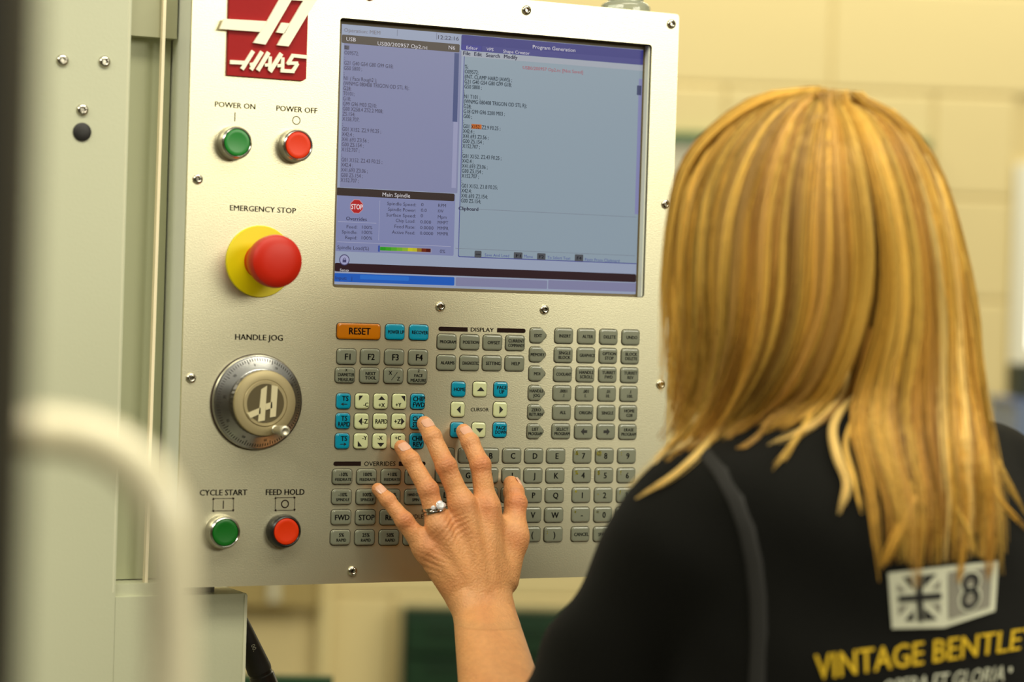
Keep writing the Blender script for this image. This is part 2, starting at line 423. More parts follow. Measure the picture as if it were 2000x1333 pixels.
def screw(x, y, w, parent, sc=1.0, label=None):
    global SCREW
    p = S(x, y, w)
    if SCREW is None: o = screw_mesh().build('screw', M_steel, parent, smooth=True); SCREW = o.data
    else: o = link('screw', SCREW, parent)
    o.location = p; o.scale = (sc, sc, sc); o.rotation_euler = (0, random.uniform(0, 1), 0)
    if label: o['label'] = label
    return o
def quad_panel(pts, w, thick, name, m, parent, label=None, bevel=0.0):
    P = [uz(x, y, w) for x, y in pts]
    return MB().prism(P, w - thick, w, bevel=bevel).build(name, m, parent, label=label)
WM = -0.02                                             # machine skin plane
e0 = uz(258, 0, WM); e1 = uz(238, 700, WM); xe = (e0[0] + e1[0]) / 2
zl = uz(225, 1158, WM)[1]
x_left = uz(-260, 600, WM)[0]
MB().box(x_left, xe, 0.02, 0.05, 0.0, 2.35).build('side_panel', M_sage, mach)
# rounded vertical edge of the side panel, its highlight painted as a lighter colour
MB().tube([(xe - .002, .0225, zl), (xe - .002, .0225, 2.35)], .0028, 8).build('highlight_edge', mat('painted_edge_highlight', rgb(205, 205, 178), rough=.4), mach, smooth=True)
xr0 = uz(290, 1158, WM)[0]
WR = -0.05
xr = min(uz(330, 300, WR)[0], -0.1366)
zs = uz(285, 75, WR)[1]; zb = uz(285, 1131, WR)[1]
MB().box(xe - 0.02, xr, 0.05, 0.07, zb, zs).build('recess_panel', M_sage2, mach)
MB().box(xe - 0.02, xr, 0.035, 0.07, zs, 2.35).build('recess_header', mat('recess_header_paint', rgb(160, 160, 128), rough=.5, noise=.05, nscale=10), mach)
MB().box(xe - 0.02, xr, 0.024, 0.07, uz(482, 1160, WM)[1] - .004, zb - 0.001).build('ledge', M_sage, mach)
# pale strip added for the gap that shows the lit wall behind
a = S(322.5, 0, -0.03); b = S(293.5, 885, -0.03)
k = (b - a); a2 = a - k * 0.3; b2 = a + k * 1.29
mb = MB(); hw = 0.0013
mb.rings([[p + np.array([dx, dy, 0]) for dx, dy in ((-hw, 0), (hw, 0), (hw, .006), (-hw, .006))] for p in (a2, b2)])
mb.build('lit_gap_strip', mat('lit_gap_cream', rgb(255, 240, 205), rough=0.35, emis=0.0), mach)
for x, y in ((122, 118), (204, 121), (161, 215)): screw(x, y, WM, mach, 1.15)
c = uz(160, 258, WM); MB().lathe(c[0], c[1], [(0.0078, 0), (0.0078, 0.0012), (0.006, 0.0022), (0.002, 0.0026)], 24, y=0.02).build('hole_plug', M_dark, mach, smooth=True)
# base cabinet under the console
bc1 = uz(482, 1160, WM); bc0 = uz(224, 1160, WM)
mb = MB(); P = rrect(0, 0, 1, 1, .01)
mb.box(xe + .0003, bc1[0], 0.0202, 0.45, 0.0, bc1[1])
mb.build('base_cabinet', M_sage, mach)
top_y = bc1[1]
MB().box(bc1[0] - 0.0022, bc1[0] + 0.0004, 0.0192, 0.0222, 0.02, top_y - 0.001).build('corner_edge', mat('painted_edge_highlight', rgb(205, 205, 178)), mach)  # corner edge carries the same painted highlight colour
# near door edge, dark, and its bent grab handle
door = thing('machine_door', 'out-of-focus dark door frame at the left edge with a bent tube handle', 'door')
dd = 0.80
a = D(-420, 1800, dd); b = D(26, 1800, dd); t = D(26, -500, dd)
ax = C_R.copy(); ax[2] = 0; ax /= np.linalg.norm(ax); fw = C_F.copy(); fw[2] = 0; fw /= np.linalg.norm(fw)
mb = MB(); world_box(D(-420, 667, dd) * np.array([1, 1, 0]), ax, fw, 446 / FPX * dd, 0.03, 2.3, mb, o=(0, 0, 0.02))
mb.build('door_frame', mat('dark_olive_frame', rgb(40, 37, 24), rough=0.6), door)
hd = 1.02; cl = []
pts = [(-60, 848), (55, 843), (115, 846), (165, 855), (210, 872), (250, 897), (285, 932), (310, 974), (326, 1022), (333, 1080), (335, 1150), (335, 1250), (335, 1420), (335, 1700)]
# smooth the bend
P = np.array(pts, float)
for _ in range(2):
    Q = [P[0]]
    for i in range(len(P) - 1): Q += [P[i] * .75 + P[i + 1] * .25, P[i] * .25 + P[i + 1] * .75]
    P = np.array(Q + [P[-1]])
cl = [D(x, y, hd) for x, y in P]
MB().tube(cl, 0.0108, 24).build('grab_handle', mat('cream_powder_coat', rgb(226, 218, 186), rough=0.22, coat=0.3), door, smooth=True)
# bracket joining handle to door frame
pa = D(-60, 848, hd); pb = D(-60, 848, dd + 0.02)
MB().tube([pa, pb], 0.0098, 16).build('handle_mount', mat('cream_powder_coat', rgb(214, 206, 168)), door, smooth=True)
# floor rail that carries the door
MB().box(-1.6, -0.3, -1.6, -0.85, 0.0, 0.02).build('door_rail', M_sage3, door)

# tray bench under the console and black air gun / coolant nozzle
g = thing('tray_bench', 'dark slatted steel tray at the bottom edge, right of the sage base cabinet', 'tray')
t0 = D(440, 1318, 3.0); t1 = D(650, 1318, 3.0); zt = t0[2] - 0.012
mb = MB(); ax2 = wr; P0 = np.array([t0[0], t0[1], 0])
wd = np.linalg.norm((t1 - t0)[:2])
for k in range(9):
    mb = MB(); world_box(P0 + np.array([0, 0, zt - 0.014]), ax2, -wn, wd, 0.016, 0.012, mb, o=(0, -0.40 + k * 0.045, 0))
    mb.build('slat', mat('tray_slats', rgb(105, 96, 76), rough=.5), g)
mb = MB(); world_box(P0 + np.array([0, 0, zt - 0.02]), ax2, -wn, wd, 0.02, 0.03, mb, o=(0, 0, 0)); mb.build('back_rail', mat('rail_green', rgb(22, 62, 34), rough=.5), g)
mb = MB(); world_box(P0 + np.array([0, 0, zt - 0.03]), ax2, -wn, wd, 0.40, 0.015, mb, o=(0, -0.40, 0)); mb.build('tray_pan', mat('tray_dark', rgb(60, 52, 40), rough=.5), g)
for o_ in (0.02, wd - 0.05):
    for q in (-0.36, -0.05):
        mb = MB(); world_box(P0, ax2, -wn, 0.03, 0.03, zt - 0.03, mb, o=(o_, q, 0)); mb.build('leg', M_dgreen, g)
g = thing('air_gun', 'black tube of an air gun leaning down beside the sage base cabinet', 'tool')
wN = -0.06
A = S(462, 1200, wN); B = S(508, 1312, wN); Cc = S(540, 1400, wN)
mb = MB(); k = (B - A)
mb.tube([A, A + k * .3, A + k * .96, B], [.007, .0085, .0112, .0108], 18); mb.build('barrel', M_dark, g, smooth=True)
mb = MB(); mb.tube([B, B + (Cc - B) * .06, B + (Cc - B) * .08, Cc], [.0104, .0104, .0114, .0125], 18); mb.build('collar', mat('black_gloss', rgb(16, 15, 14), rough=.3), g, smooth=True)
mb = MB(); V, F = glyphs('00.'); kk = .0055
dirv = k / np.linalg.norm(k); side = np.cross(dirv, [0, -1, 0]); side /= np.linalg.norm(side)
base = A + k * .50 + np.array([0, -.0108, 0])
Vw = [base + dirv * (x * kk) * 1.0 - side * ((y - .35) * kk) for x, y, _ in V]
Vw = [q + np.array([0, 0.0112 - math.sqrt(max(.0112 ** 2 - ((q - base) @ side) ** 2, 1e-9)) , 0]) for q in Vw]
mb.add(np.array(Vw), F); mb.build('lettering', mat('white_print', rgb(190, 190, 170), rough=.5), g)

# ================================================================== THE CONTROL CONSOLE
con = thing('control_console', 'cream machine control console with display, keypad and round buttons', 'control panel')
M_face = mat('satin_aluminium_face', rgb(220, 215, 184), rough=0.36, metal=0.85, noise=0.035, nscale=7, bump=0.10, bscale=900)
M_house = mat('console_housing', rgb(226, 230, 216), rough=0.45)
M_blk = mat('black_bezel', rgb(62, 56, 38), rough=0.35)
XL, XR, ZB = -0.1356, 0.3423, -0.4953 + Z0
ZT = uz(1318, 27)[1]
TH = 0.003
o_tl = uz(665, 34); o_tr = uz(1274, 88); o_br = uz(1258, 580); o_bl = uz(649, 563)
ox0 = (o_tl[0] + o_bl[0]) / 2; ox1 = (o_tr[0] + o_br[0]) / 2; oz1 = (o_tl[1] + o_tr[1]) / 2; oz0 = (o_bl[1] + o_br[1]) / 2
hole_plate('face_plate', rrect((XL + XR) / 2, (ZT + ZB) / 2, XR - XL, ZT - ZB, 0.0035, 4), [rrect((ox0 + ox1) / 2, (oz0 + oz1) / 2, ox1 - ox0, oz1 - oz0, 0.0028, 4)],
           -TH, 0.0, M_face, con)
# housing as an open box: four walls and a back
hb = MB(); DP = 0.072
hb.box(XL + .001, XL + .004, TH, DP, ZB + .001, ZT - .001); hb.box(XR - .03, XR - .027, TH, DP, ZB + .001, ZT - .001)
hb.box(XL + .001, XR - .027, TH, DP, ZT - .004, ZT - .001); hb.box(XL + .001, XR - .027, TH, DP, ZB + .001, ZB + .004)
hb.box(XL + .001, XR - .027, DP, DP + .003, ZB + .001, ZT - .001)
hb.build('housing', M_house, con)
# pivot arm that carries the console from the cabinet below
MB().tube([(XL + .034, .045, ZB), (XL + .034, .045, top_y + .0005)], .016, 20).build('pivot_post', M_dark, con, smooth=True)
# rotary beacon base on top
c = D(1222, 8, 2.30); bz = ZT - 0.001; cy = 0.035; cx = uz(1222, 20)[0] - 0.0
cxx = None
d = ray(1222, 15); t = (cy - CAM_P[1]) / d[1]; cxx = (CAM_P + d * t)[0]
prof = [(.0, 0), (.0235, 0), (.0235, .0075), (.0225, .0100), (.0200, .0118), (.0170, .0125), (.0165, .022), (.0150, .05), (.010, .058), (.0, .060)]
a = np.arange(32) * 2 * PI / 32
bk = MB().rings([[(cxx + r * math.cos(t), cy + r * math.sin(t), bz + h) for t in a] for r, h in prof], True, True).build('beacon', mat('smoky_clear_plastic', rgb(190, 195, 175), rough=.12, trans=.55, spec=.6), con, smooth=True)
bk['label'] = 'grey translucent beacon base'
MB().rings([[(cxx + r * math.cos(t), cy + r * math.sin(t), bz + h) for t in a] for r, h in ((.024, -.0005), (.0252, .0), (.0252, .002), (.024, .0025))], True, True).build('flange', mat('beacon_grey', rgb(150, 155, 138), rough=.4), bk, smooth=True)

for x, y in ((1028, 20), (1311, 47), (386, 350), (1300, 399), (860, 599), (1063, 605), (373, 739), (1290, 751), (688, 1116)):
    screw(x, y, 0.0, con)
# red lamp lens at the top edge of the picture
c = uz(723, -8); MB().lathe(c[0], c[1], [(.0042, 0), (.0042, .002), (.003, .0035), (.001, .004)], 20).build('indicator_lens', mat('red_lens', rgb(175, 40, 20), rough=.3), con, smooth=True)

# ---------------------------------------------------------------- display
RW = -0.0105                                           # depth of the display behind the face
disp = hole_plate('display', rrect((ox0 + ox1) / 2, (oz0 + oz1) / 2, ox1 - ox0 + .001, oz1 - oz0 + .001, .003, 3), [rrect((ox0 + ox1) / 2, (oz0 + oz1) / 2, ox1 - ox0 - .0004, oz1 - oz0 - .0004, .0026, 3)], RW - .001, -TH * .5, M_blk, con)
aq = [uz(667.5, 44.5, RW), uz(1254.5, 99.5, RW), uz(1243, 573, RW), uz(652.3, 558, RW)]
ax0 = (aq[0][0] + aq[3][0]) / 2; ax1 = (aq[1][0] + aq[2][0]) / 2; az1 = (aq[0][1] + aq[1][1]) / 2; az0 = (aq[2][1] + aq[3][1]) / 2
# the display's own mask behind the opening
hole_plate('mask', rrect((ox0 + ox1) / 2, (oz0 + oz1) / 2, ox1 - ox0 + .03, oz1 - oz0 + .03, .003, 3), [rrect((ax0 + ax1) / 2, (az0 + az1) / 2, ax1 - ax0, az1 - az0, .0004, 1)], RW - .001, RW + .0006, mat('mask_brown', rgb(98, 86, 58), rough=.5), disp)

def zs1(x, y): return 640 + x / 3.0303, 30 + y / 3.0303
def zs2(x, y): return 640 + x / 3.0303, 310 + y / 3.0303
class Scr:
    """flat areas on the display, each step a hair in front of the last"""
    def __init__(s): s.k = 0
def sslope(y): return .094 - .061 * (y - 44) / 514.0
def srect(mb, x0, y0, x1, y1, lev, r=0.0, m=0, zf=zs1):
    """upright rectangle: x0, y0 its upper left and x0, y1 its lower left corner, x1 its right side, in the crop frame zf"""
    p, q = zf(x0, y0), zf(x0, y1); xr_ = zf(x1, 0)[0]
    a = uz(*p, RW); b = uz(*q, RW); ym = (p[1] + q[1]) / 2; ym += sslope(ym) * (xr_ - p[0])
    u0 = (a[0] + b[0]) / 2; u1 = uz(xr_, ym, RW)[0]
    w, h = u1 - u0, a[1] - b[1]
    pts = rrect((u0 + u1) / 2, (a[1] + b[1]) / 2, w, h, min(r, w / 2.01, h / 2.01) if r else 1e-5, 3 if r else 1)
    lv = RW + 0.0001 * lev
    mb.add([(p_[0], -lv, p_[1]) for p_ in pts], [tuple(range(len(pts)))], m)
MB().add([(ax0 - .001, -RW, az0 - .001), (ax1 + .001, -RW, az0 - .001), (ax1 + .001, -RW, az1 + .001), (ax0 - .001, -RW, az1 + .001)], [(0, 1, 2, 3)]).build('backlit_panel', glow('scr_bg', rgb(158, 168, 192), 0.82), disp)
def area_part(name, rects, col, zf=zs1, strength=0.9):
    mb = MB()
    for r in rects: srect(mb, *r[:4], r[4], r[5] if len(r) > 5 else 0.0, 0, r[6] if len(r) > 6 else zf)
    return mb.build(name, glow('scr_' + name, col, strength), disp)
# windows of the user interface (crop coordinates)
def area_part(name, rects, col, strength=0.78):
    mb = MB()
    for r in rects: srect(mb, *r[:4], r[4], r[5] if len(r) > 5 else 0.0, 0, r[6] if len(r) > 6 else zs1)
    return mb.build(name, glow('scr_' + name, col, strength), disp)
area_part('program_window', [(84, 150, 780, 1018, 1, .001)], rgb(138, 142, 178))
area_part('spindle_window', [(52, 176, 750, 548, 1, .001, zs2)], rgb(136, 142, 184))
area_part('title_bar', [(83, 113, 780, 163, 2, .0012)], rgb(86, 76, 68))
area_part('spindle_title_bar', [(52, 171, 750, 217, 2, .0012, zs2)], rgb(54, 40, 38))
area_part('scroll_bar', [(744, 222, 771, 630, 3)], rgb(74, 86, 134))
area_part('scroll_trough', [(738, 630, 764, 1022, 2)], rgb(160, 162, 196))
area_part('editor_frame', [(789, 200, 1866, 1432, 1, .0015)], rgb(74, 78, 150))
area_part('editor_window', [(793, 204, 1860, 1427, 2, .0013)], rgb(150, 167, 180))
area_part('blue_title_bar', [(790, 114, 1868, 206, 3, .0014)], rgb(58, 58, 134))
area_part('tab_strip', [(912, 181, 1866, 215, 4)], rgb(68, 68, 140))
area_part('active_tab', [(791, 172, 909, 206, 5, .0006)], rgb(60, 58, 148))
area_part('menu_strip', [(790, 207, 1864, 242, 4)], rgb(170, 176, 188))
area_part('editor_scroll_bar', [(1829, 375, 1856, 1178, 3)], rgb(140, 142, 188))
area_part('scroll_thumb', [(1829, 415, 1855, 472, 4)], rgb(62, 70, 110))
area_part('orange_highlight', [(850, 643, 910, 671, 3)], rgb(205, 105, 20))
area_part('cursor_highlight', [(98, 177, 127, 201, 3)], rgb(88, 88, 102))
area_part('status_bar', [(40, 617, 1824, 668, 3, .0015, zs2)], rgb(50, 28, 34))
area_part('input_bar', [(38, 677, 749, 728, 3, .001, zs2)], rgb(38, 98, 196))
area_part('input_bar_sheen', [(190, 688, 480, 714, 4, .001, zs2)], rgb(48, 118, 214))
area_part('footer_boxes', [(757, 703, 1298, 754, 3, .001, zs2), (1304, 719, 1827, 772, 3, .001, zs2)], rgb(138, 138, 172))
area_part('rule_lines', [(411, 84, 413, 122, 3), (643, 104, 645, 144, 3)], rgb(110, 112, 130))
area_part('pale_rules', [(60, 371, 286, 374, 4, 0, zs2), (303, 248, 305, 485, 4, 0, zs2), (54, 491, 728, 494, 4, 0, zs2)], rgb(176, 178, 205))
area_part('editor_rules', [(893, 299, 1826, 301, 4, 0, zs2), (755, 530, 1818, 532, 4, 0, zs2)], rgb(120, 126, 140))
area_part('keycap_icons', [(868, 545, 909, 586, 5, .001, zs2), (1100, 554, 1151, 592, 5, .0006, zs2), (1238, 560, 1288, 598, 5, .0006, zs2), (1461, 567, 1511, 607, 5, .0006, zs2)], rgb(84, 86, 92))
area_part('load_bar_frame', [(298, 517, 616, 549, 4, 0, zs2)], rgb(150, 150, 180))
def grad(name, x0, x1, cA, lev=6): 
    mb = MB(); dy = (x0 - 298) * .036; srect(mb, x0, 522 + dy, x1, 543 + dy, lev, 0, 0, zs2)
    mb.build(name, glow('scr_seg_%d' % x0, cA), disp)
for i, cc in enumerate([(40, 150, 30), (60, 158, 34), (84, 166, 40), (110, 172, 46), (140, 176, 50)]): grad('load_segment', 308 + i * 33, 308 + (i + 1) * 33, rgb(*cc))
for i, cc in enumerate([(196, 196, 40), (190, 184, 40), (150, 110, 30), (110, 40, 16), (80, 14, 10)]): grad('load_segment', 473 + i * 27, 473 + (i + 1) * 27, rgb(*cc))
area_part('load_marker', [(297, 515, 307, 551, 6, 0, zs2)], rgb(50, 80, 170))
# STOP octagon
c = uz(*zs2(170, 283), RW); r = 45 / 3.03 * zscale(700, 400, RW)
mb = MB()
for rr, lv, mi in ((r, 4, 0), (r * .92, 5, 1)):
    mb.add([(c[0] + rr * math.cos(PI / 8 + i * PI / 4), -(RW + lv * .0001), c[1] + rr * math.sin(PI / 8 + i * PI / 4)) for i in range(8)], [tuple(range(8))], mi)
mb.build('stop_sign', [glow('scr_stopw', rgb(196, 150, 160)), glow('scr_stop', rgb(176, 26, 30))], disp)
# padlock button
c = uz(*zs2(97, 600), RW); r = 33 / 3.03 * zscale(670, 508, RW); mb = MB()
for rr, lv, mi in ((r, 7, 0), (r * .84, 8, 1)):
    mb.add([(c[0] + rr * math.cos(i * PI / 12), -(RW + lv * .0001), c[1] + rr * math.sin(i * PI / 12)) for i in range(24)], [tuple(range(24))], mi)
lv = -(RW + .0009)
q = r * .36; mb.add([(c[0] - q, lv, c[1] - r * .45), (c[0] + q, lv, c[1] - r * .45), (c[0] + q, lv, c[1] + r * .05), (c[0] - q, lv, c[1] + r * .05)], [(0, 1, 2, 3)], 0)
arc = [PI * i / 10 for i in range(11)]
mb.add([(c[0] + q * .8 * math.cos(t), lv, c[1] + r * .05 + q * 1.0 * math.sin(t)) for t in arc] + [(c[0] + q * .5 * math.cos(t), lv, c[1] + r * .05 + q * .7 * math.sin(t)) for t in arc], [(i, i + 1, i + 12, i + 11) for i in range(10)], 0)
mb.build('padlock_icon', [glow('scr_ring', rgb(72, 68, 104)), glow('scr_ringfill', rgb(160, 160, 195))], disp)

# text on the display
def stext(mb, s, x0, x1, y, cap, zf=zs1, bold=0.0, lev=9, align='l', xs=None):
    p0 = uz(*zf(x0, y), RW); k = zscale(*zf(x0, y), RW) / 3.0303
    wd = None
    if x1 is not None: wd = (x1 - x0) / 3.0303 * abs(uz(zf(x0, y)[0] + 5, zf(x0, y)[1], RW)[0] - uz(zf(x0, y)[0] - 5, zf(x0, y)[1], RW)[0]) / 10
    return put_text(mb, s, p0[0], p0[1], cap * k, RW + lev * .0001, width=wd, xs=xs, align=align, bold=bold)
def sblock(mb, lines, x0, y0, y1, cap, ref, rx, zf0=zs1, zf1=zs2, bold=0.0):
    a = uz(*zf0(x0[0], y0), RW); b = uz(*zf1(x0[1], y1), RW); n = len(lines) - 1
    k = zscale(*zf0(x0[0], y0), RW) / 3.0303
    V, _ = glyphs(lines[ref], bold)
    px = zf0(rx[0], rx[2]); qx = zf0(rx[1], rx[3]); wd = uz(*qx, RW)[0] - uz(*px, RW)[0]
    xs = wd / (V[:, 0].max() - V[:, 0].min()) / (cap * k / CAPH)
    for i, s in enumerate(lines):
        if s: put_text(mb, s, (a[0] + b[0]) / 2, a[1] + (b[1] - a[1]) * i / n, cap * k, RW + .0009, xs=xs, align='l', bold=bold)
mb = MB()
sblock(mb, ['%;', 'O09572;', ';', 'G21 G40 G54 G80 G99 G18;', 'G50 S800 ;', ';', 'N1 ( Face Rough2 );', '(WNMG 080408 TRIGON OD STL R);', 'G28;', 'T0101;', 'G18;',
            'G99 G96 M03 S210;', 'G00 X258.4 Z52.2 M08;', 'Z5.154;', 'X158.707;', ';', 'G01 X152. Z2.9 F0.25 ;', 'X42.4 ;', 'X41.693 Z3.56 ;', 'G00 Z5.154 ;', 'X152.707 ;', ';',
            'G01 X152. Z2.43 F0.25 ;', 'X42.4 ;', 'X41.693 Z3.06 ;', 'G00 Z5.154 ;', 'X152.707 ;'], (99, 72), 190, 126, 23, 7, (91, 478, 402, 429))
mb.build('program_text', glow('scr_txt1', rgb(58, 52, 72)), disp)
mb = MB()
sblock(mb, ['%;', 'O09572;', '(INT. CLAMP HARD JAWS) ;', 'G21 G40 G54 G80 G99 G18;', 'G50 S800 ;', ';', 'N1 T101 ;', '(WNMG 080408 TRIGON OD STL R);', 'G28;', 'G18 G99 G96 S200 M03 ;', 'G00 ;', ';',
            'G01 X152. Z2.9 F0.25 ;', 'X42.4 ;', 'X41.693 Z3.56 ;', 'G00 Z5.154 ;', 'X152.707 ;', ';', 'G01 X152. Z2.43 F0.25 ;', 'X42.4 ;', 'X41.693 Z3.06 ;', 'G00 Z5.154 ;', 'X152.707 ;', ';',
            'G01 X152. Z1.8 F0.25;', 'X42.4;', 'X41.693 Z2.154;', 'G00 Z5.154;'], (811, 784), 303, 248, 23, 7, (805, 1176, 508, 535), bold=.012)
mb.build('editor_text', glow('scr_txt2', rgb(40, 46, 52)), disp)
mb = MB()
dark_ = glow('scr_txt3', rgb(50, 46, 66))
def piece(*a, m=dark_, **k):
    b_ = MB(); stext(b_, *a, **k); b_.build('screen_text', m, disp)
for s, x0, x1, y, b in (('File', 800, 843, 223, .03), ('Edit', 865, 911, 229, .03), ('Search', 934, 1018, 235, .03), ('Modify', 1041, 1122, 243, .03)):
    piece(s, x0, x1, y, 22, bold=b)
for s, x0, x1, y, b in (('Clipboard', 772, 890, 294, .03), ('Overrides', 107, 230, 354, .015), ('Spindle Load(%)', 55, 243, 525, 0), ('0%', 662, 693, 549, 0)):
    piece(s, x0, x1, y, 21, zs2, bold=b)
for s, x0, x1, y in (('Feed:', 110, 173, 403), ('100%', 201, 263, 406), ('Spindle:', 82, 173, 433), ('100%', 200, 263, 436), ('Rapid:', 102, 172, 466), ('100%', 199, 262, 469),
                     ('Spindle Speed:', 350, 522, 265), ('0', 551, 565, 272), ('RPM', 652, 698, 277), ('Spindle Power:', 355, 521, 299), ('0.0', 550, 584, 305), ('KW', 651, 683, 310),
                     ('Surface Speed:', 345, 520, 332), ('0', 548, 562, 338), ('Mpm', 650, 701, 345), ('Chip Load:', 400, 516, 366), ('0.000', 546, 610, 374), ('MMPT', 649, 711, 378),
                     ('Feed Rate:', 393, 516, 401), ('0.0000', 545, 624, 408), ('MMPR', 648, 713, 411), ('Active Feed:', 378, 515, 435), ('0.0000', 544, 622, 441), ('MMPR', 647, 712, 444)):
    piece(s, x0, x1, y, 19, zs2)
piece('12:22:16', 652, 775, 129, 23); piece('Input:   |', 44, 142, 706, 20, zs2)
mb = MB(); stext(mb, 'Operation: MEM', 96, 311, 86, 22); mb.build('operation_text', glow('scr_txt4', rgb(118, 112, 118)), disp)
mb = MB()
for s, x0, x1, y, zf, cp in (('USB', 108, 165, 140, zs1, 22), ('USB0/200957 Op2.nc', 293, 592, 166, zs1, 22), ('N6', 713, 752, 190, zs1, 22), ('Program Generation', 1211, 1466, 186, zs1, 21),
                         ('Editor', 819, 886, 191, zs1, 19), ('VPS', 937, 979, 200, zs1, 18), ('Shape Creator', 1036, 1194, 212, zs1, 18), ('Main Spindle', 322, 487, 212, zs2, 23), ('Setup', 70, 123, 659, zs2, 14)):
    piece(s, x0, x1, y, cp, zf, m=glow('scr_txt5', rgb(214, 210, 214)))
mb = MB(); stext(mb, 'STOP', 137, 205, 284, 30, zs2, bold=.03); mb.build('stop_text', glow('scr_txt6', rgb(240, 225, 225)), disp)
mb = MB(); stext(mb, 'USB0/200957 Op2.nc [Not Saved]', 1153, 1514, 309, 19); mb.build('red_screen_text', glow('scr_txt7', rgb(168, 62, 74)), disp)
mb = MB()
for s, x0, x1, y in (('Save And Load', 927, 1072, 570), ('Menu', 1160, 1211, 578), ('To Select Text', 1297, 1435, 585), ('Paste From Clipboard', 1520, 1726, 597)):
    stext(mb, s, x0, x1, y, 17, zs2)
mb.build('blue_screen_text', glow('scr_txt8', rgb(70, 80, 150)), disp)
mb = MB()
for s, x0, x1, y in (('F1', 1112, 1141, 575), ('F2', 1249, 1277, 581), ('F4', 1473, 1500, 589), ('000', 874, 902, 567)): stext(mb, s, x0, x1, y, 18 if s != '000' else 9, zs2, bold=.02)
mb.build('keycap_text', glow('scr_txt9', rgb(24, 24, 28)), disp)

# ---------------------------------------------------------------- keypad
M_kg = mat('grey_key', rgb(120, 123, 106), rough=0.22, coat=0.5, noise=0.03, nscale=60)
M_kt = mat('turquoise_key', rgb(8, 138, 170), rough=0.22, coat=0.5)
M_ko = mat('orange_key', rgb(184, 106, 4), rough=0.22, coat=0.5)
M_kc = mat('pale_green_key', rgb(200, 206, 160), rough=0.22, coat=0.5)
M_groove = mat('key_groove', rgb(52, 45, 28), rough=0.6)
M_print = mat('black_print', rgb(22, 20, 16), rough=0.5)
M_yel = mat('yellow_print', rgb(190, 180, 10), rough=0.5)
KEYLAB = {'t': 'turquoise key', 'o': 'orange key', 'c': 'pale green key'}
KM = {'g': M_kg, 't': M_kt, 'o': M_ko, 'c': M_kc}
_kmesh = {}
def key_outline(w, h, shape, grow=0.0):
    r = 0.0028 + grow
    if shape == 'p':                                    # pentagon pointing right
        x0, x1, xm, y = -w / 2 - grow, w / 2 + grow * 1.3, w / 2 - h * .24, h / 2 + grow
        P = []
        for cx, cz, a0, a1, rr in ((x0 + r, y - r, PI / 2, PI, r), (x0 + r, -y + r, PI, 1.5 * PI, r), (xm - r, -y + r, 1.5 * PI, 1.5 * PI + .95, r), (x1 - r * .8, 0, -.6, .6, r * .8), (xm - r, y - r, PI / 2 - .95, PI / 2, r)):
            for i in range(4): t = a0 + (a1 - a0) * i / 3; P.append((cx + rr * math.cos(t), cz + rr * math.sin(t)))
        return P
    return rrect(0, 0, w + 2 * grow, h + 2 * grow, r, 4)
def key_data(w, h, shape, c):
    k = (round(w, 5), round(h, 5), shape, c)
    if k in _kmesh: return _kmesh[k]
    mb = MB()
    mb.prism(key_outline(w, h, shape, .00065), 0.0, .00015, 1)
    P = np.array(key_outline(w, h, shape)); R = []
    for w_, ins in ((.0, 0), (.0009, .0), (.0015, .0003), (.0018, .0009), (.00185, .0018)):
        k1 = (np.abs(P).max(0) - ins) / np.abs(P).max(0); R.append([(p[0] * k1[0], -w_, p[1] * k1[1]) for p in P])
    mb.rings(R, False, True, 0)
    o = mb.build('key', [KM[c], M_groove], con, smooth=True); _kmesh[k] = o.data
    COL.objects.unlink(o); bpy.data.objects.remove(o)
    return _kmesh[k]
PXM = 2170.0
def key(x, y, wp, hp, c='g', lines=(), shape='r', extra=None, cap=None):
    """x, y centre in the photograph; wp, hp apparent size in pixels"""
    p = S(x, y, .0008); ks = zscale(x, y)
    kx = abs(uz(x + 5, y)[0] - uz(x - 5, y)[0]) / 10
    w, h = round(wp * kx, 4), round(hp * ks, 4)
    o = link('key', key_data(w, h, shape, c), con); o.location = (p[0], 0, p[2])
    if c in KEYLAB: o['label'] = KEYLAB[c]
    mb = MB(); n = len(lines); WF = .0020
    off = -.0006 if shape == 'p' else 0.0006
    for i, ln in enumerate(lines):
        s, cp, fr = ln if isinstance(ln, tuple) else (ln, cap or 4.2, None)
        cpm = cp * ks * 1.08
        zz = (n - 1) / 2 * .0041 - i * .0041 if fr is None else fr * h
        V, _ = glyphs(s, .034); wn_ = (V[:, 0].max() - V[:, 0].min()) * cpm / CAPH
        put_text(mb, s, off, zz, cpm, WF, width=min(wn_ * .92, w * .86), bold=.034)
    if extra: extra(mb, w, h, WF)
    if mb.n: 
        l = mb.build('legend', [M_print, M_yel], o)
    return o
def tri(*pts):
    def f(mb, w, h, WF): mb.add([(a * w, -WF, b * h) for a, b in pts], [tuple(range(len(pts)))], 0)
    return f
def both(*fs):
    def f(mb, w, h, WF):
        for g_ in fs: g_(mb, w, h, WF)
    return f
def T(s, fx, fz, cp, bold=.034, m=0):
    def f(mb, w, h, WF): put_text(mb, s, fx * w, fz * h, cp * .00049, WF, bold=bold, m=m, xs=.95)
    return f
def arrow(dx):
    def f(mb, w, h, WF):
        P = [(-.22, .09), (.02, .09), (.02, .24), (.26, 0), (.02, -.24), (.02, -.09), (-.22, -.09)]
        mb.add([(dx * a * h, -WF, b * h) for a, b in P], [(0, 1, 5, 6), (2, 3, 4)], 0)
    return f
def thin_arrow(dx):
    def f(mb, w, h, WF):
        z = -.19 * h
        mb.add([(dx * a * w + .0004, -WF, z + b * h) for a, b in ((-.22, .022), (.12, .022), (.12, -.022), (-.22, -.022), (.04, .11), (.26, 0), (.04, -.11), (.1, 0))], [(0, 1, 2, 3), (4, 5, 7), (7, 5, 6)], 0)
    return f
up_ = tri((-.25, .05), (.25, .05), (0, .33)); 
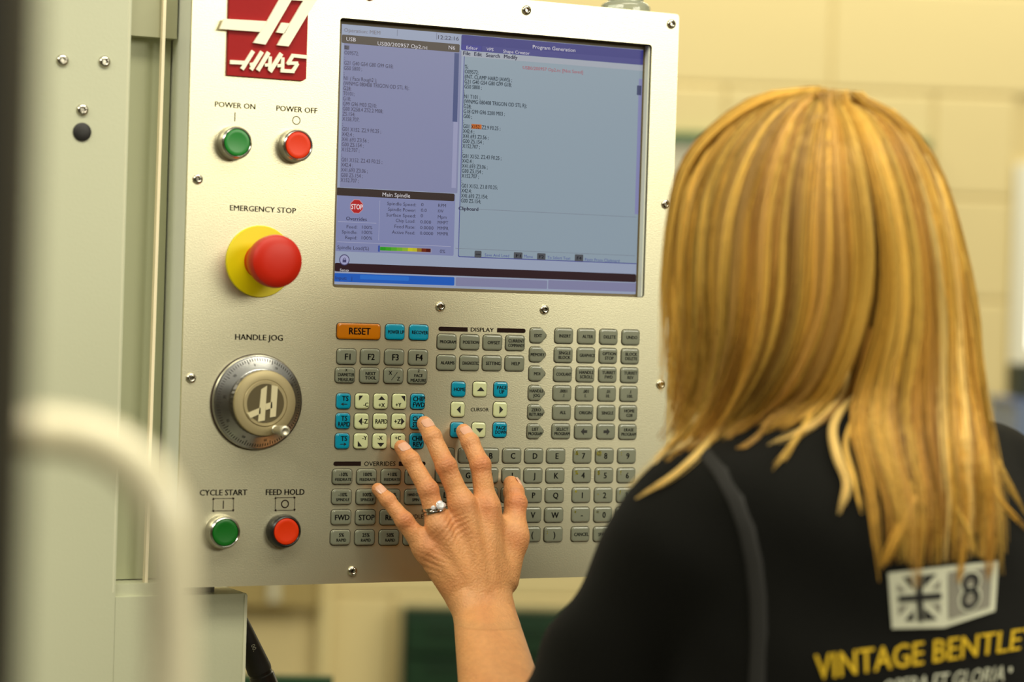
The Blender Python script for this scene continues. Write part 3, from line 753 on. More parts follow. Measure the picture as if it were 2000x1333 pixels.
key(700.6, 647.8, 84.5, 31, 'o', [('RESET', 12, 0.02)])
key(771.5, 648.9, 36.5, 30, 't', ['POWER UP'], cap=6.2); key(818.2, 649.7, 36.5, 30, 't', ['RECOVER'], cap=6.2)
for (x, y), s in zip(((872.8, 668), (917.7, 668.8), (962.2, 669.5), (1006.2, 670.6), (871.8, 708.9), (916.9, 709.6), (961, 710), (1005.1, 710.5)),
                     (('PROGRAM',), ('POSITION',), ('OFFSET',), ('CURRENT', 'COMMANDS'), ('ALARMS',), ('DIAGNOSTIC',), ('SETTING',), ('HELP',))):
    key(x, y, 36.5, 29.5, 'g', s, cap=5.6)
for x, y, s in ((677, 697, 'F1'), (723.1, 697.4, 'F2'), (770.2, 698.2, 'F3'), (816.8, 698.7, 'F4')): key(x, y, 37.2, 30, 'g', [(s, 11, 0.0)])
key(673.9, 733.6, 37.5, 29.5, 'g', [('X', 4.5, .36), ('DIAMETER', 5.5, .05), ('MEASURE', 5.5, -.27)])
key(721.7, 734.1, 37.2, 29.5, 'g', [('NEXT', 5.8, .14), ('TOOL', 5.8, -.14)])
key(768.7, 734.6, 37, 29.5, 'g', extra=both(T('X', -.2, .2, 6.5), T('Z', .24, -.18, 6.5), tri((-.15, -.28), (-.12, -.28), (.19, .26), (.16, .26))))
key(815.3, 735.3, 37, 29.5, 'g', [('Z', 4.5, .36), ('FACE', 5.5, .05), ('MEASURE', 5.5, -.27)])
# axis jog pad
key(671, 784, 27.2, 30, 't', extra=both(T('TS', .08, .18, 8.5), thin_arrow(-1)))
key(707.6, 784, 27.2, 30, 'c', extra=both(tri((-.28, .36), (.0, .36), (-.28, .02)), T('-C', .22, -.22, 7)))
key(743.7, 784.4, 27.2, 30, 'c', extra=both(tri((-.23, .1), (.27, .1), (.02, .34)), T('+X', .04, -.24, 7)))
key(780.1, 784.6, 27.2, 30, 'c', extra=both(tri((.08, .36), (.37, .36), (.37, .0)), T('+Y', -.1, -.22, 7)))
key(816, 784.8, 27, 30, 't', [('CHIP', 8.5, .18), ('FWD', 8.5, -.2)])
key(669.9, 822.8, 27.2, 30, 't', [('TS', 8.5, .18), ('RAPID', 8.5, -.2)])
key(706.1, 823.2, 27.2, 30, 'c', extra=both(tri((-.25, .0), (.0, .25), (.0, -.25)), T('-Z', .22, 0, 8)))
key(742.7, 823.4, 27.2, 30, 'c', [('RAPID', 8, 0.0)])
key(778.8, 823.4, 27.2, 30, 'c', extra=both(tri((.38, .0), (.13, .25), (.13, -.25)), T('+Z', -.12, 0, 8)))
key(815.1, 823.7, 27, 30, 't', [('CHIP', 8.5, .18), ('STOP', 8.5, -.2)])
key(668.5, 862.2, 27.2, 30, 't', extra=both(T('TS', .08, .18, 8.5), thin_arrow(1)))
key(704.9, 862.2, 27.2, 30, 'c', extra=both(tri((-.26, -.34), (.06, -.34), (-.26, .02)), T('-Y', .22, .22, 7)))
key(741.6, 862.4, 27.2, 30, 'c', extra=both(tri((-.2, -.1), (.3, -.1), (.05, -.36)), T('-X', -.02, .22, 7)))
key(777.7, 862.4, 27.2, 30, 'c', extra=both(tri((.1, -.36), (.36, -.36), (.36, 0)), T('+C', -.06, .22, 7)))
key(813.8, 862, 27, 30, 't', [('CHIP', 8.5, .18), ('REV', 8.5, -.2)])
# cursor pad
key(895.7, 760.7, 26.4, 29.5, 't', [('HOME', 6.4, -.0)]); key(937.3, 760.7, 26.4, 29.5, 'c', extra=tri((-.25, -.12), (.3, -.12), (.03, .16)))
key(978, 761.4, 26, 29.5, 't', [('PAGE', 6.2, .14), ('UP', 6.2, -.14)])
key(894.3, 800.2, 26.4, 29.5, 'c', extra=tri((-.12, 0), (.16, .26), (.16, -.26))); key(977, 800.6, 26, 29.5, 'c', extra=tri((.18, 0), (-.1, .26), (-.1, -.26)))
key(893.4, 840.3, 26.4, 29.5, 't', [('END', 6.4, 0.0)]); key(935.1, 840.5, 26.4, 29.5, 'c', extra=tri((-.25, .12), (.3, .12), (.03, -.16)))
key(976.3, 840.3, 26, 29.5, 't', [('PAGE', 6.2, .14), ('DOWN', 6.2, -.14)])
# mode keys
for x, y, s in ((1051.2, 655.8, ('EDIT',)), (1050.1, 693, ('MEMORY',)), (1049.1, 730.2, ('MDI',)), (1048, 768.2, ('HANDLE', 'JOG')), (1047, 805.3, ('ZERO', 'RETURN')), (1045.5, 843, ('LIST', 'PROGRAM'))):
    key(x, y, 31.2, 29.3, 'g', s, shape='p', cap=5.5)
CL = [[(1101.4, 656.6), (1145.7, 657.6), (1188.7, 658.5), (1232, 659.5)], [(1100.4, 694), (1144.6, 694.5), (1187.8, 695.5), (1230.7, 696.5)],
      [(1099.2, 731.3), (1143.2, 732), (1186.7, 732.5), (1229.4, 733.4)], [(1098, 768.5), (1142, 769), (1185.3, 769.5), (1228.2, 770)],
      [(1097.2, 806), (1141, 806.5), (1184.3, 807), (1227, 807.3)], [(1095.8, 843), (1140, 843.3), (1183.3, 843.6), (1226, 844.3)]]
TX = [['INSERT', 'ALTER', 'DELETE', 'UNDO'], ['SINGLE/BLOCK', 'GRAPHICS', 'OPTION/STOP', 'BLOCK/DELETE'], ['COOLANT', 'HANDLE/SCROLL', 'TURRET/FWD', 'TURRET/REV'],
      ['.0001/.1', '.001/1.', '.01/10.', '.1/100.'], ['ALL', 'ORIGIN', 'SINGLE', 'HOME/G28'], ['SELECT/PROGRAM', '<', '>', 'ERASE/PROGRAM']]
for r in range(6):
    for c_ in range(4):
        x, y = CL[r][c_]; s = TX[r][c_]
        if s in '<>': key(x, y, 34.6, 29.3, 'g', extra=arrow(-1 if s == '<' else 1))
        else: key(x, y, 34.8 - c_ * .3, 29.3, 'g', s.split('/'), cap=5.6)
# letters and numbers
ROWS = [(890.8, 870, 'SHIFT,A,B,C,D,E'), (929.3, 868.5, 'F,G,H,I,J,K'), (967.7, 867.3, 'L,M,N,O,P,Q'), (1006.3, 866, 'R,S,T,U,V,W'), (1044.3, 864.8, 'X,Y,Z,EOB,(,)')]
for y, x0, ks in ROWS:
    for i, s in enumerate(ks.split(',')):
        key(x0 + 43.4 * i - .05 * i * i, y + .15 * i - .4, 35.4, 28.8, 'g', [(s, 10.2 if len(s) == 1 else 6, 0.0)], extra=T(';', -.36, .2, 7, m=1) if s == ')' else None)
NUM = [(890.8, 1137.5, '7,8,9', '&@:'), (929, 1136.5, '4,5,6', '%$!'), (967.7, 1135.2, '1,2,3', '*,?'), (1006, 1134.2, '-,0,.', '+=#'), (1044, 1133.3, 'CANCEL,SPACE,ENTER', '   ')]
for y, x0, ks, ex in NUM:
    for i, s in enumerate(ks.split(',')):
        key(x0 + 43.5 * i - .12 * i * i, y + .1 * i, 34.6, 29, 'g', [(s, 10.2 if len(s) == 1 else 5.8, 0.0)], extra=T(ex[i], -.34, .2, 7.5, m=1) if ex[i] != ' ' else None)
# overrides
for y, x0, row in ((931.9, 668.5, ('-10%/FEEDRATE', '100%/FEEDRATE', '+10%/FEEDRATE', 'HAND CNTRL/FEED')), (971.3, 667.3, ('-10%/SPINDLE', '100%/SPINDLE', '+10%/SPINDLE', 'HAND CNTRL/SPIN')),
                   (1011, 666.2, ('FWD', 'STOP', 'REV', '')), (1050.4, 664.7, ('5%/RAPID', '25%/RAPID', '50%/RAPID', '100%/RAPID'))):
    for i, s in enumerate(row):
        if not s: continue
        q = s.split('/')
        key(x0 + 47.8 * i - .12 * i * i, y + .05 * i, 38, 29.4, 'g', [(q[0], 9.6, 0.0)] if len(q) == 1 else [(q[0], 6.4 if len(q[0]) < 6 else 5, .17), (q[1], 5.2, -.17)])

# ---------------------------------------------------------------- printed words and bars on the face
M_ink = mat('brown_black_ink', rgb(34, 20, 16), rough=0.9, spec=0.1)
def label_text(name, s, x0, y0, x1, y1, cap, bold=0.0):
    a = uz(x0, y0); b = uz(x1, y1); mb = MB()
    put_text(mb, s, a[0], (a[1] + b[1]) / 2, cap * zscale(x0, y0), .0002, width=b[0] - a[0], align='l', bold=bold)
    return mb.build(name, M_ink, con)
for s, x0, y0, x1, y1, cp, bd in (('POWER ON', 419.6, 204, 498.8, 208, 10.5, .022), ('POWER OFF', 539.7, 212, 620, 216, 10.5, .022), ('EMERGENCY STOP', 448.7, 407.5, 578.2, 410.5, 10.5, .018),
                              ('HANDLE JOG', 459, 659, 552.5, 660, 11, .025), ('CYCLE START', 389.9, 962.8, 482.8, 962.4, 11.2, .03), ('FEED HOLD', 519, 961.8, 594.8, 961.6, 11.2, .03),
                              ('DISPLAY', 919.4, 644, 964.3, 645, 7.8, .015), ('CURSOR', 919.3, 800.4, 954.5, 800.6, 7, .005), ('OVERRIDES', 711.2, 906.3, 772.4, 906.2, 8.4, .005), ('SPINDLE', 789, 1009.6, 826.5, 1009.6, 8, .0)):
    label_text('printed_word', s, x0, y0, x1, y1, cp, bd)
def bar(x0, y0, x1, y1, side):
    a = uz(x0, y0); b = uz(x1, y1); h = 8.6 * zscale(x0, y0); z = (a[1] + b[1]) / 2; r = h / 2
    P = [(b[0] - (r if side > 0 else 0), z - r), (b[0] - (r if side > 0 else 0), z + r), (a[0] + (r if side < 0 else 0), z + r), (a[0] + (r if side < 0 else 0), z - r)]
    mb = MB(); mb.add([(p[0], -.0002, p[1]) for p in P], [(0, 1, 2, 3)])
    cx = b[0] - r if side > 0 else a[0] + r; sg = 1 if side > 0 else -1
    mb.add([(cx + sg * r * math.cos(t), -.0002, z + r * math.sin(t)) for t in [(-PI / 2 + PI * i / 8) for i in range(9)]], [tuple(range(9))])
    mb.build('printed_bar', M_ink, con)
bar(856.2, 642.4, 913.3, 644.2, -1); bar(970.8, 645.4, 1026.4, 646.8, 1); bar(651, 906.2, 704.8, 906.4, -1); bar(779, 906.3, 831, 906.4, 1)
def ring2d(mb, c, r0, r1, w=.0002, n=28):
    a = [2 * PI * i / n for i in range(n)]
    mb.add([(c[0] + r * math.cos(t), -w, c[1] + r * math.sin(t)) for r in (r0, r1) for t in a], [(i, (i + 1) % n, n + (i + 1) % n, n + i) for i in range(n)])
def line2d(mb, x0, z0, x1, z1, t, w=.0002):
    d = np.array([x1 - x0, z1 - z0]); d /= np.linalg.norm(d); n = np.array([-d[1], d[0]]) * t / 2
    mb.add([(x0 + n[0], -w, z0 + n[1]), (x1 + n[0], -w, z1 + n[1]), (x1 - n[0], -w, z1 - n[1]), (x0 - n[0], -w, z0 - n[1])], [(0, 1, 2, 3)])
mb = MB(); c = uz(458.7, 228.5); line2d(mb, c[0], c[1] - .0039, c[0], c[1] + .0039, .0008); mb.build('on_symbol', M_ink, con)
mb = MB(); ring2d(mb, uz(578.8, 235.3), .0031, .0038); mb.build('off_symbol', M_ink, con)
for k_, (x0, y0, x1, y1) in enumerate(((416.5, 974.5, 455.5, 998.2), (538, 972.8, 575, 997))):
    a = uz(x0, y0); b = uz(x1, y1); mb = MB(); t = .0005
    line2d(mb, a[0], a[1], b[0], a[1], t); line2d(mb, b[0], a[1], b[0], b[1], t); line2d(mb, b[0], b[1], a[0], b[1], t); line2d(mb, a[0], b[1], a[0], a[1], t)
    for px, pz, dx, dz in ((b[0], a[1], 1, 0), (b[0], b[1], 0, -1), (a[0], b[1], -1, 0), (a[0], a[1], 0, 1)):
        q = .0011; mb.add([(px + dx * q, -.00021, pz + dz * q), (px - dx * q - dz * q, -.00021, pz - dz * q - dx * q), (px - dx * q + dz * q, -.00021, pz - dz * q + dx * q)], [(0, 1, 2)])
    cx, cz = (a[0] + b[0]) / 2, (a[1] + b[1]) / 2
    if k_ == 0: line2d(mb, cx, cz - .0035, cx, cz + .0035, .0009)
    else: ring2d(mb, (cx, cz), .0027, .0037)
    mb.build('cycle_symbol' if k_ == 0 else 'hold_symbol', M_ink, con)

# ---------------------------------------------------------------- round push buttons
M_chrome = mat('brushed_chrome', rgb(200, 198, 190), rough=0.2, metal=1.0)
M_bgreen = mat('green_cap', rgb(20, 120, 38), rough=0.35, noise=.05, nscale=90)
M_bred = mat('red_cap', rgb(212, 50, 2), rough=0.4, spec=.3)
def push_button(x, y, ring, capm, label):
    c = uz(x, y)
    o = MB().lathe(c[0], c[1], [(.0145, 0), (.0148, .0008), (.0147, .004), (.0143, .0085), (.0134, .0108), (.0122, .0116), (.0118, .0112), (.0118, .006)], 48, cap1=True).build('push_button', ring, con, smooth=True, label=label)
    MB().lathe(c[0], c[1], [(.0116, .006), (.0116, .0104), (.0112, .0113), (.0101, .0117), (.008, .0115), (.003, .0112)], 40).build('button_cap', capm, o, smooth=True)
push_button(454.5, 279.6, M_chrome, M_bgreen, 'green push button in a chrome ring'); push_button(573.5, 285, M_chrome, M_bred, 'red push button in a chrome ring')
push_button(431.5, 1038.5, M_chrome, mat('green_cap_deep', rgb(6, 96, 20), rough=.35), 'green push button in a chrome ring')
push_button(550.5, 1036.6, mat('black_ring', rgb(26, 25, 24), rough=.3), M_bred, 'red push button in a black ring')
# emergency stop
c = uz(507, 511)
o = MB().lathe(c[0], c[1], [(.0308, 0), (.0310, .0012), (.0304, .0022), (.012, .0024)], 64).build('emergency_stop', mat('yellow_disc', rgb(222, 206, 0), rough=.4), con, smooth=True, label='red mushroom knob on a yellow disc')
MB().lathe(c[0], c[1], [(.0150, .002), (.0148, .012), (.0165, .016), (.0190, .019), (.0212, .026), (.0222, .032), (.0227, .0385), (.0220, .0425), (.0194, .0446), (.013, .0460), (.005, .0466)], 56).build('mushroom_head', mat('red_mushroom', rgb(186, 30, 3), rough=.42, spec=.35), o, smooth=True)
# jog dial
c = uz(500.2, 785.8)
jd = MB().lathe(c[0], c[1], [(.0408, 0), (.0410, .0015), (.0409, .0040), (.0402, .0050), (.0386, .0054), (.0300, .0118), (.0270, .0122)], 96).build('jog_dial', [mat('dial_chrome', rgb(190, 190, 188), rough=.24, metal=1.0)], con, smooth=True, label='round metal hand wheel with a graduated rim')
mb = MB()
for i in range(100):
    t = 2 * PI * i / 100; r0, r1 = (.0344, .0382) if i % 10 == 0 else (.0358, .0382)
    q = np.array([math.cos(t), math.sin(t)]); n = np.array([-q[1], q[0]]) * .00032
    def wz(r): return .0054 + (.0386 - r) / .0086 * .0064 + .0002
    P = [q * r0 + n, q * r1 + n, q * r1 - n, q * r0 - n]; rr = [r0, r1, r1, r0]
    mb.add([(c[0] + p[0], -wz(r_), c[1] + p[1]) for p, r_ in zip(P, rr)], [(0, 1, 2, 3)])
for i in range(10):
    t = PI / 2 - 2 * PI * i / 10 + .18; V, F = glyphs(str(i * 10), .01); V = V.copy(); V[:, 0] -= V[:, 0].mean(); V[:, 1] -= .35
    kk = .0030; R0 = .0328; P = []
    for x_, y_, _ in V:
        rr = R0 + y_ * kk; aa = t - x_ * kk / R0; P.append((c[0] + rr * math.cos(aa), -(.0054 + (.0386 - rr) / .0086 * .0064 + .0002), c[1] + rr * math.sin(aa)))
    mb.add(P, F)
mb.build('graduations', mat('dial_ink', rgb(40, 34, 28), rough=.5), jd)
MB().lathe(c[0], c[1], [(.0417, 0), (.0417, .0010), (.0411, .0012)], 80).build('rim_gasket', mat('rim_dark', rgb(60, 44, 36), rough=.5), jd, smooth=True)
hub = MB().lathe(c[0], c[1], [(.0282, .0115), (.0282, .0205), (.0277, .0216), (.0266, .0220), (.0202, .0220), (.0200, .0214), (.0197, .0222), (.0193, .0226), (.0172, .0226)], 80)
jd2 = hub.build('hub', mat('hub_satin', rgb(176, 162, 122), rough=.4, metal=.5), jd, smooth=True)
mb = MB()
n = 90; a_ = [2 * PI * i / n for i in range(n)]
mb.rings([[(c[0] + .0283 * (1 + .010 * (i % 2)) * math.cos(t), -w_, c[1] + .0283 * (1 + .010 * (i % 2)) * math.sin(t)) for i, t in enumerate(a_)] for w_ in (.0125, .0195)], False, False)
mb.build('knurling', mat('knurl', rgb(84, 78, 62), rough=.4, metal=.6), jd)
# dark disc with the slanted letter of the maker, drawn in the dial's own plane
mb = MB(); mb.lathe(c[0], c[1], [(.0168, .0222), (.0168, .0228)], 48); mb.build('emblem_disc', mat('emblem_dark', rgb(84, 74, 46), rough=.4), jd, smooth=True)
# letter strokes: zoom frame 6.348 px per px around (400, 680)
def zd(x, y): return uz(400 + x / 6.348, 680 + y / 6.348, .0232)
mb = MB()
for P in ([(700, 515), (772, 470), (742, 900), (660, 915)], [(830, 460), (905, 480), (880, 850), (808, 862)], [(525, 810), (690, 740), (690, 815), (565, 872)], [(755, 695), (835, 668), (835, 745), (755, 772)]):
    mb.prism([zd(*p) for p in P], .0227, .0234)
mb.build('emblem_letter', mat('emblem_pale', rgb(206, 196, 158), rough=.4), jd)
ck = uz(400 + 872 / 6.348, 680 + 1012 / 6.348, .0225)
MB().lathe(ck[0], ck[1], [(.0036, .0215), (.0036, .024), (.0030, .0245), (.0033, .027), (.0040, .034), (.0046, .041), (.0047, .0445), (.0042, .0462), (.0030, .0464), (.0027, .0452), (.001, .0448)], 28).build('crank_knob', mat('knob_satin', rgb(215, 210, 190), rough=.32, metal=.8), jd, smooth=True)

# ---------------------------------------------------------------- maker's emblem (raised red square, white strokes)
def ze(x, y, w=0.0): return uz(420 + x / 7.84, y / 7.84, w)
M_red = mat('emblem_red', rgb(150, 12, 16), rough=.6, spec=.25, bump=.1, bscale=300)
M_wht = mat('emblem_white', rgb(244, 238, 214), rough=.4)
P = [ze(190, 1160, .003), ze(1340, 1232, .003), ze(1398, 1190, .003), ze(1440, -40, .003), ze(1445, -60, .003), ze(222, -130, .003)]
xl = (P[0][0] + P[5][0]) / 2; xr_ = P[2][0]; zbm = (P[0][1] + P[1][1]) / 2; zt_ = zbm + (xr_ - xl) * 1.02
em = MB().prism([(xl, zbm), (xr_ - .003, zbm), (xr_, zbm + .002), (xr_, zt_), (xl, zt_)], 0, .003, bevel=.0003).build('emblem', M_red, con, label='raised red square with white lettering')
def stroke(pts, w=.003, t=.0022):
    Q = [ze(x, y, w + t) for x, y in pts]; return Q
bigH = [[(590, 655), (775, 682), (1190, -30), (1330, -270), (1140, -285), (1005, -40), (800, 325), (692, 492)],
        [(955, 692), (1128, 710), (1440, 190), (1560, 0), (1700, -250), (1520, -260), (1345, 25), (1150, 358), (1050, 520)],
        [(140, 288), (805, 325), (690, 488), (75, 442)], [(940, 495), (1065, 515), (1152, 358), (1020, 345)], [(1172, 0), (1350, 12), (1395, -60), (1215, -72)]]
mb = MB()
for P in bigH: mb.prism([ze(x, y, .0058) for x, y in P], .003, .0058)
mb.build('emblem_initial', M_wht, em)
mb = MB()
for i, (x0, y0, x1, y1, t) in enumerate(((415, 1062, 588, 782, 62), (232, 950, 470, 962, 60), (553, 1068, 722, 792, 62), (535, 990, 610, 975, 50), (655, 1080, 824, 802, 64), (846, 865, 838, 1070, 52), (765, 998, 850, 992, 48),
        (842, 1098, 1018, 820, 66), (1038, 880, 1034, 1060, 52), (955, 1008, 1040, 1002, 48), (1005, 1082, 1215, 1094, 54), (1188, 1100, 1266, 968, 56), (1105, 968, 1272, 968, 50), (1112, 985, 1196, 845, 54), (1170, 850, 1414, 874, 54))):
    p, q = np.array(ze(x0, y0, .0048)), np.array(ze(x1, y1, .0048)); d = q - p; d /= np.linalg.norm(d); n = np.array([-d[1], d[0]]) * t / 7.84 / 2 * zscale(500, 120)
    mb.prism([p + n, q + n, q - n, p - n], .003, .0048 + i * .00003)
mb.build('emblem_word', M_wht, em)

# ================================================================== THE PERSON
M_skin = mat('skin', rgb(212, 158, 112), rough=0.48, attr='tint', noise=0.16, nscale=160, bump=0.8, bscale=480, sss=0.08, spec=0.4)
M_cloth = mat('black_jersey', rgb(16, 16, 13), rough=0.9, sheen=0.03, noise=0.15, nscale=30, bump=0.5, bscale=1500, spec=0.12)
per = thing('person', 'person seen from behind, long blonde hair and black top, left hand on the keypad', 'person')
SKIN = np.array(rgb(218, 156, 100)[:3]); RED = np.array(rgb(186, 98, 62)[:3]); PALE = np.array(rgb(220, 166, 118)[:3]); CREASE_SHADE = np.array(rgb(128, 70, 40)[:3])  # the crease tone paints groove shade into the skin tint
FING = {
 'index': [(950, 990, .041, .0114), (938, 908, .032, .0088), (918, 864, .019, .0077), (905.5, 843, .0100, .0068)],
 'middle': [(902, 985, .044, .0116), (871, 911, .035, .0089), (844, 853, .020, .0078), (829, 828, .0100, .0068)],
 'ring': [(857, 1030, .043, .0110), (836, 957, .035, .0086), (802, 898, .020, .0074), (784, 874, .0100, .0065)],
 'pinky': [(831, 1072, .037, .0102), (789, 1017, .030, .0076), (757, 977, .018, .0063), (738, 956, .0090, .0056)],
 'thumb': [(1002, 1050, .036, .0115), (1007, 983, .026, .0097), (1003, 962, .0195, .0088), (998, 945, .0120, .0070)]}
FJ = {k: [(S(x, y, w), r) for x, y, w, r in v] for k, v in FING.items()}
CARP = {'index': (960, 1168, .056), 'middle': (946, 1172, .060), 'ring': (922, 1168, .058), 'pinky': (898, 1160, .052)}
WR0, EL = S(948, 1190, .060), S(1028, 1600, .26)
def hand_sdf(P):
    d = None
    for k, c_ in CARP.items():
        q = cone(P, S(*c_), FJ[k][0][0], .0145, FJ[k][0][1] + .0006)
        d = q if d is None else smin(d, q, .009)
    d = smin(d, cone(P, S(980, 1132, .044), FJ['thumb'][0][0], .0155, .0128), .012)          # ball of the thumb
    d = smin(d, cone(P, S(935, 1150, .045), S(905, 1040, .034), .016, .011), .012)            # flesh of the palm
    d = smin(d, cone(P, S(995, 1065, .036), S(955, 1010, .036), .0075, .0085), .012)          # web towards the index finger
    d = smin(d, cone(P, S(927, 1192, .058), S(1002, 1600, .255), .0192, .036), .010)
    d = smin(d, cone(P, S(964, 1195, .058), S(1052, 1600, .265), .0190, .036), .010)
    d = smin(d, ell(P, S(912, 1186, .068), (.007, .007, .010)), .010)                         # wrist bone
    for k, a_ in (('index', .25), ('middle', .3), ('ring', .3), ('pinky', .2)):               # tendons over the knuckles
        m0 = S(CARP[k][0], CARP[k][1] - 20, CARP[k][2] + .0095); m1 = FJ[k][0][0] + np.array([0, -.0092, 0])
        d = smin(d, cone(P, m0, m1, .0022, .0038), .006)
    out = d
    for k, J in FJ.items():
        f = None
        for (a, ra), (b, rb) in zip(J[:-1], J[1:]):
            q = cone(P, a, b, ra if k == 'thumb' or ra < .0105 else .0097 if k != 'pinky' else .0086, rb); f = q if f is None else smin(f, q, .0022)
        for jn, (a, r) in enumerate(J[1:3]):                                                  # knuckle thickening
            f = smin(f, ell(P, a + np.array([0, -.0012, 0]), (r * 1.0, r * 1.0, r * .95)), .003)
        out = np.minimum(out, smin(d, f, .0065)) if k != 'thumb' else np.minimum(out, smin(d, f, .011))
    return out
allp = [p for J in FJ.values() for p, _ in J] + [WR0, EL]
lo = np.min(allp, 0) - [.05, .02, .045]; hi = np.max(allp, 0) + [.05, .022, .02]
lo[1] = EL[1] - .045; hi[1] = .002
# two slabs: fine hand, coarser forearm share one field
zc = S(940, 1215, .06)[2]
Vh, Qh = surface_nets(hand_sdf, (lo[0], FJ['middle'][0][0][1] - .075, zc), (FJ['index'][0][0][0] + .075, .001, FJ['index'][3][0][2] + .02), .0011)
# the fine grid stops at zc; the forearm grid runs on from there, overlapping by a little
def arm_sdf(P): return hand_sdf(P) + .00012
Va, Qa = surface_nets(arm_sdf, (EL[0] - .075, EL[1] - .055, EL[2] - .05), (EL[0] + .12, -.01, zc + .004), .0026)
# wrinkles and tint
def tint_hand(V):
    T_ = np.tile(SKIN, (len(V), 1)); d = np.zeros(len(V))
    def blend(T_, c, a): a = np.clip(a, 0, 1)[:, None]; return T_ * (1 - a) + c * a
    for k, J in FJ.items():
        for jn in (1, 2):
            c_, r = J[jn]; dd = np.linalg.norm(V - (c_ + np.array([0, -.6 * r, 0])), axis=1)
            T_ = blend(T_, RED, np.exp(-(dd / (r * 1.15)) ** 2) * (.62 if jn == 1 else .3))
            ax_ = J[jn + 1][0] - J[jn - 1][0]; ax_ = ax_ / np.linalg.norm(ax_); s_ = (V - c_) @ ax_
            side = np.cross(ax_, [0, -1, 0]); side /= np.linalg.norm(side); t_ = (V - c_) @ side
            dors = np.clip(-(V[:, 1] - c_[1]) / r, 0, 1) * (np.linalg.norm(V - c_, axis=1) < r * 2.2)
            bow = s_ + 14 * t_ * t_ * np.sign(s_ + 1e-9)
            g_ = np.exp(-(s_ / (r * .55)) ** 2) * dors * np.exp(-(t_ / (r * .75)) ** 2)
            wv = np.cos(bow * 2 * PI / .0030)
            d -= g_ * .00042 * (wv * .5 + .5) * (1 if jn == 1 else .5)
            T_ = blend(T_, CREASE_SHADE, g_ * np.clip(wv, 0, 1) ** 2 * (.55 if jn == 1 else .3))
        c_, r = J[0]; dd = np.linalg.norm(V - (c_ + np.array([0, -.8 * r, 0])), axis=1); T_ = blend(T_, RED, np.exp(-(dd / .012) ** 2) * .38)
        c_, r = J[3]; dd = np.linalg.norm(V - c_, axis=1); T_ = blend(T_, RED, np.exp(-(dd / (r * 1.35)) ** 2) * .45)
    # loose skin folds between ring and middle knuckles, and on the little-finger side
    for (x0, y0, x1, y1, per_, amp) in ((880, 1035, 40, 26, .0042, .0006), (828, 1090, 20, 34, .0044, .0005)):
        px = np.array([proj(v) for v in V]) if len(V) < 1 else None
    c_ = S(884, 1030, .055); q = V - c_; u_ = (q[:, 0] * .75 + q[:, 2] * .66); v_ = (-q[:, 0] * .66 + q[:, 2] * .75)
    g_ = np.exp(-(u_ / .013) ** 2 - (v_ / .012) ** 2) * (q[:, 1] < .012); wv = np.cos((v_ + 8 * u_ * u_) * 2 * PI / .0043)
    d -= g_ * .0004 * wv; T_ = blend(T_, CREASE_SHADE, g_ * np.clip(wv, 0, 1) * .35)
    c_ = S(838, 1100, .045); q = V - c_; u_ = (q[:, 0] * .9 - q[:, 2] * .43); v_ = (q[:, 0] * .43 + q[:, 2] * .9)
    g_ = np.exp(-(u_ / .010) ** 2 - (v_ / .014) ** 2) * (q[:, 1] < .012); wv = np.cos((v_ - 6 * u_ * u_) * 2 * PI / .0045)
    d -= g_ * .00028 * wv; T_ = blend(T_, CREASE_SHADE, g_ * np.clip(wv, 0, 1) * .3)
    # veins on the back of the hand
    n1 = np.sin(V[:, 0] * 160 + 3 * np.sin(V[:, 2] * 60)) * np.sin(V[:, 2] * 45 + 1.3)
    T_ = blend(T_, PALE, np.clip(n1, 0, 1) * .25)
    T_ = blend(T_, RED, np.clip(-n1, 0, 1) * .16)
    return T_, d
Vhh = Vh.copy()
Th, dh = tint_hand(Vh)
def field_normals(f, V, e=.0008):
    V = V.astype(np.float32); g = np.stack([f(V + np.array(o_, np.float32)) - f(V - np.array(o_, np.float32)) for o_ in ((e, 0, 0), (0, e, 0), (0, 0, e))], 1)
    return g / (np.linalg.norm(g, axis=1)[:, None] + 1e-9)
Vh = Vh + field_normals(hand_sdf, Vh) * dh[:, None]
Ta, _ = tint_hand(Va)

# ---- torso, head, other arm and legs
SHL, SHR = D(1354, 1052, 1.82), np.array([.413, -.40, 1.300]); XC = .27; YC = -.425
NECK = np.array([.258, -.418, 1.372]); HEADC = np.array([.236, -.385, 1.515])
FD = np.array([-.60, .80, -.05]); FD /= np.linalg.norm(FD); LD = np.cross([0, 0, 1], FD); LD /= np.linalg.norm(LD); UD = np.cross(FD, LD)
ELR = np.array([.475, -.36, 1.03]); WRR = np.array([.40, -.20, 1.09])
def HL(f, l, u): return HEADC + FD * f + LD * l + UD * u
def loc_ell(P, c, r):
    q = (P - c.astype(np.float32)); q = np.stack([q @ FD, q @ LD, q @ UD], 1).astype(np.float32); return ell(q, (0, 0, 0), r)
def torso_sdf(P, g=0.0, legs=True):
    d = ell(P, (XC, YC, 1.20), (.155 + g, .098 + g, .20 + g))
    d = smin(d, cone(P, SHL + [.02, 0, 0], SHR - [.02, 0, 0], .050 + g, .050 + g), .05)
    d = smin(d, ell(P, (XC, YC, .97), (.145 + g, .100 + g, .22)), .05)
    d = smin(d, ell(P, (XC, YC - .01, .86), (.165 + g, .115 + g, .13)), .05)
    d = smin(d, cone(P, NECK - [0, 0, .01], SHL, .040 + g, .042 + g), .03)
    d = smin(d, cone(P, NECK - [0, 0, .01], SHR, .040 + g, .042 + g), .03)
    d = smin(d, cone(P, SHL, SHL + (EL - SHL) * 1.0, .050 + g, .040 + g), .025)
    d = smin(d, cone(P, SHR, ELR, .050 + g, .040 + g), .025)
    return d
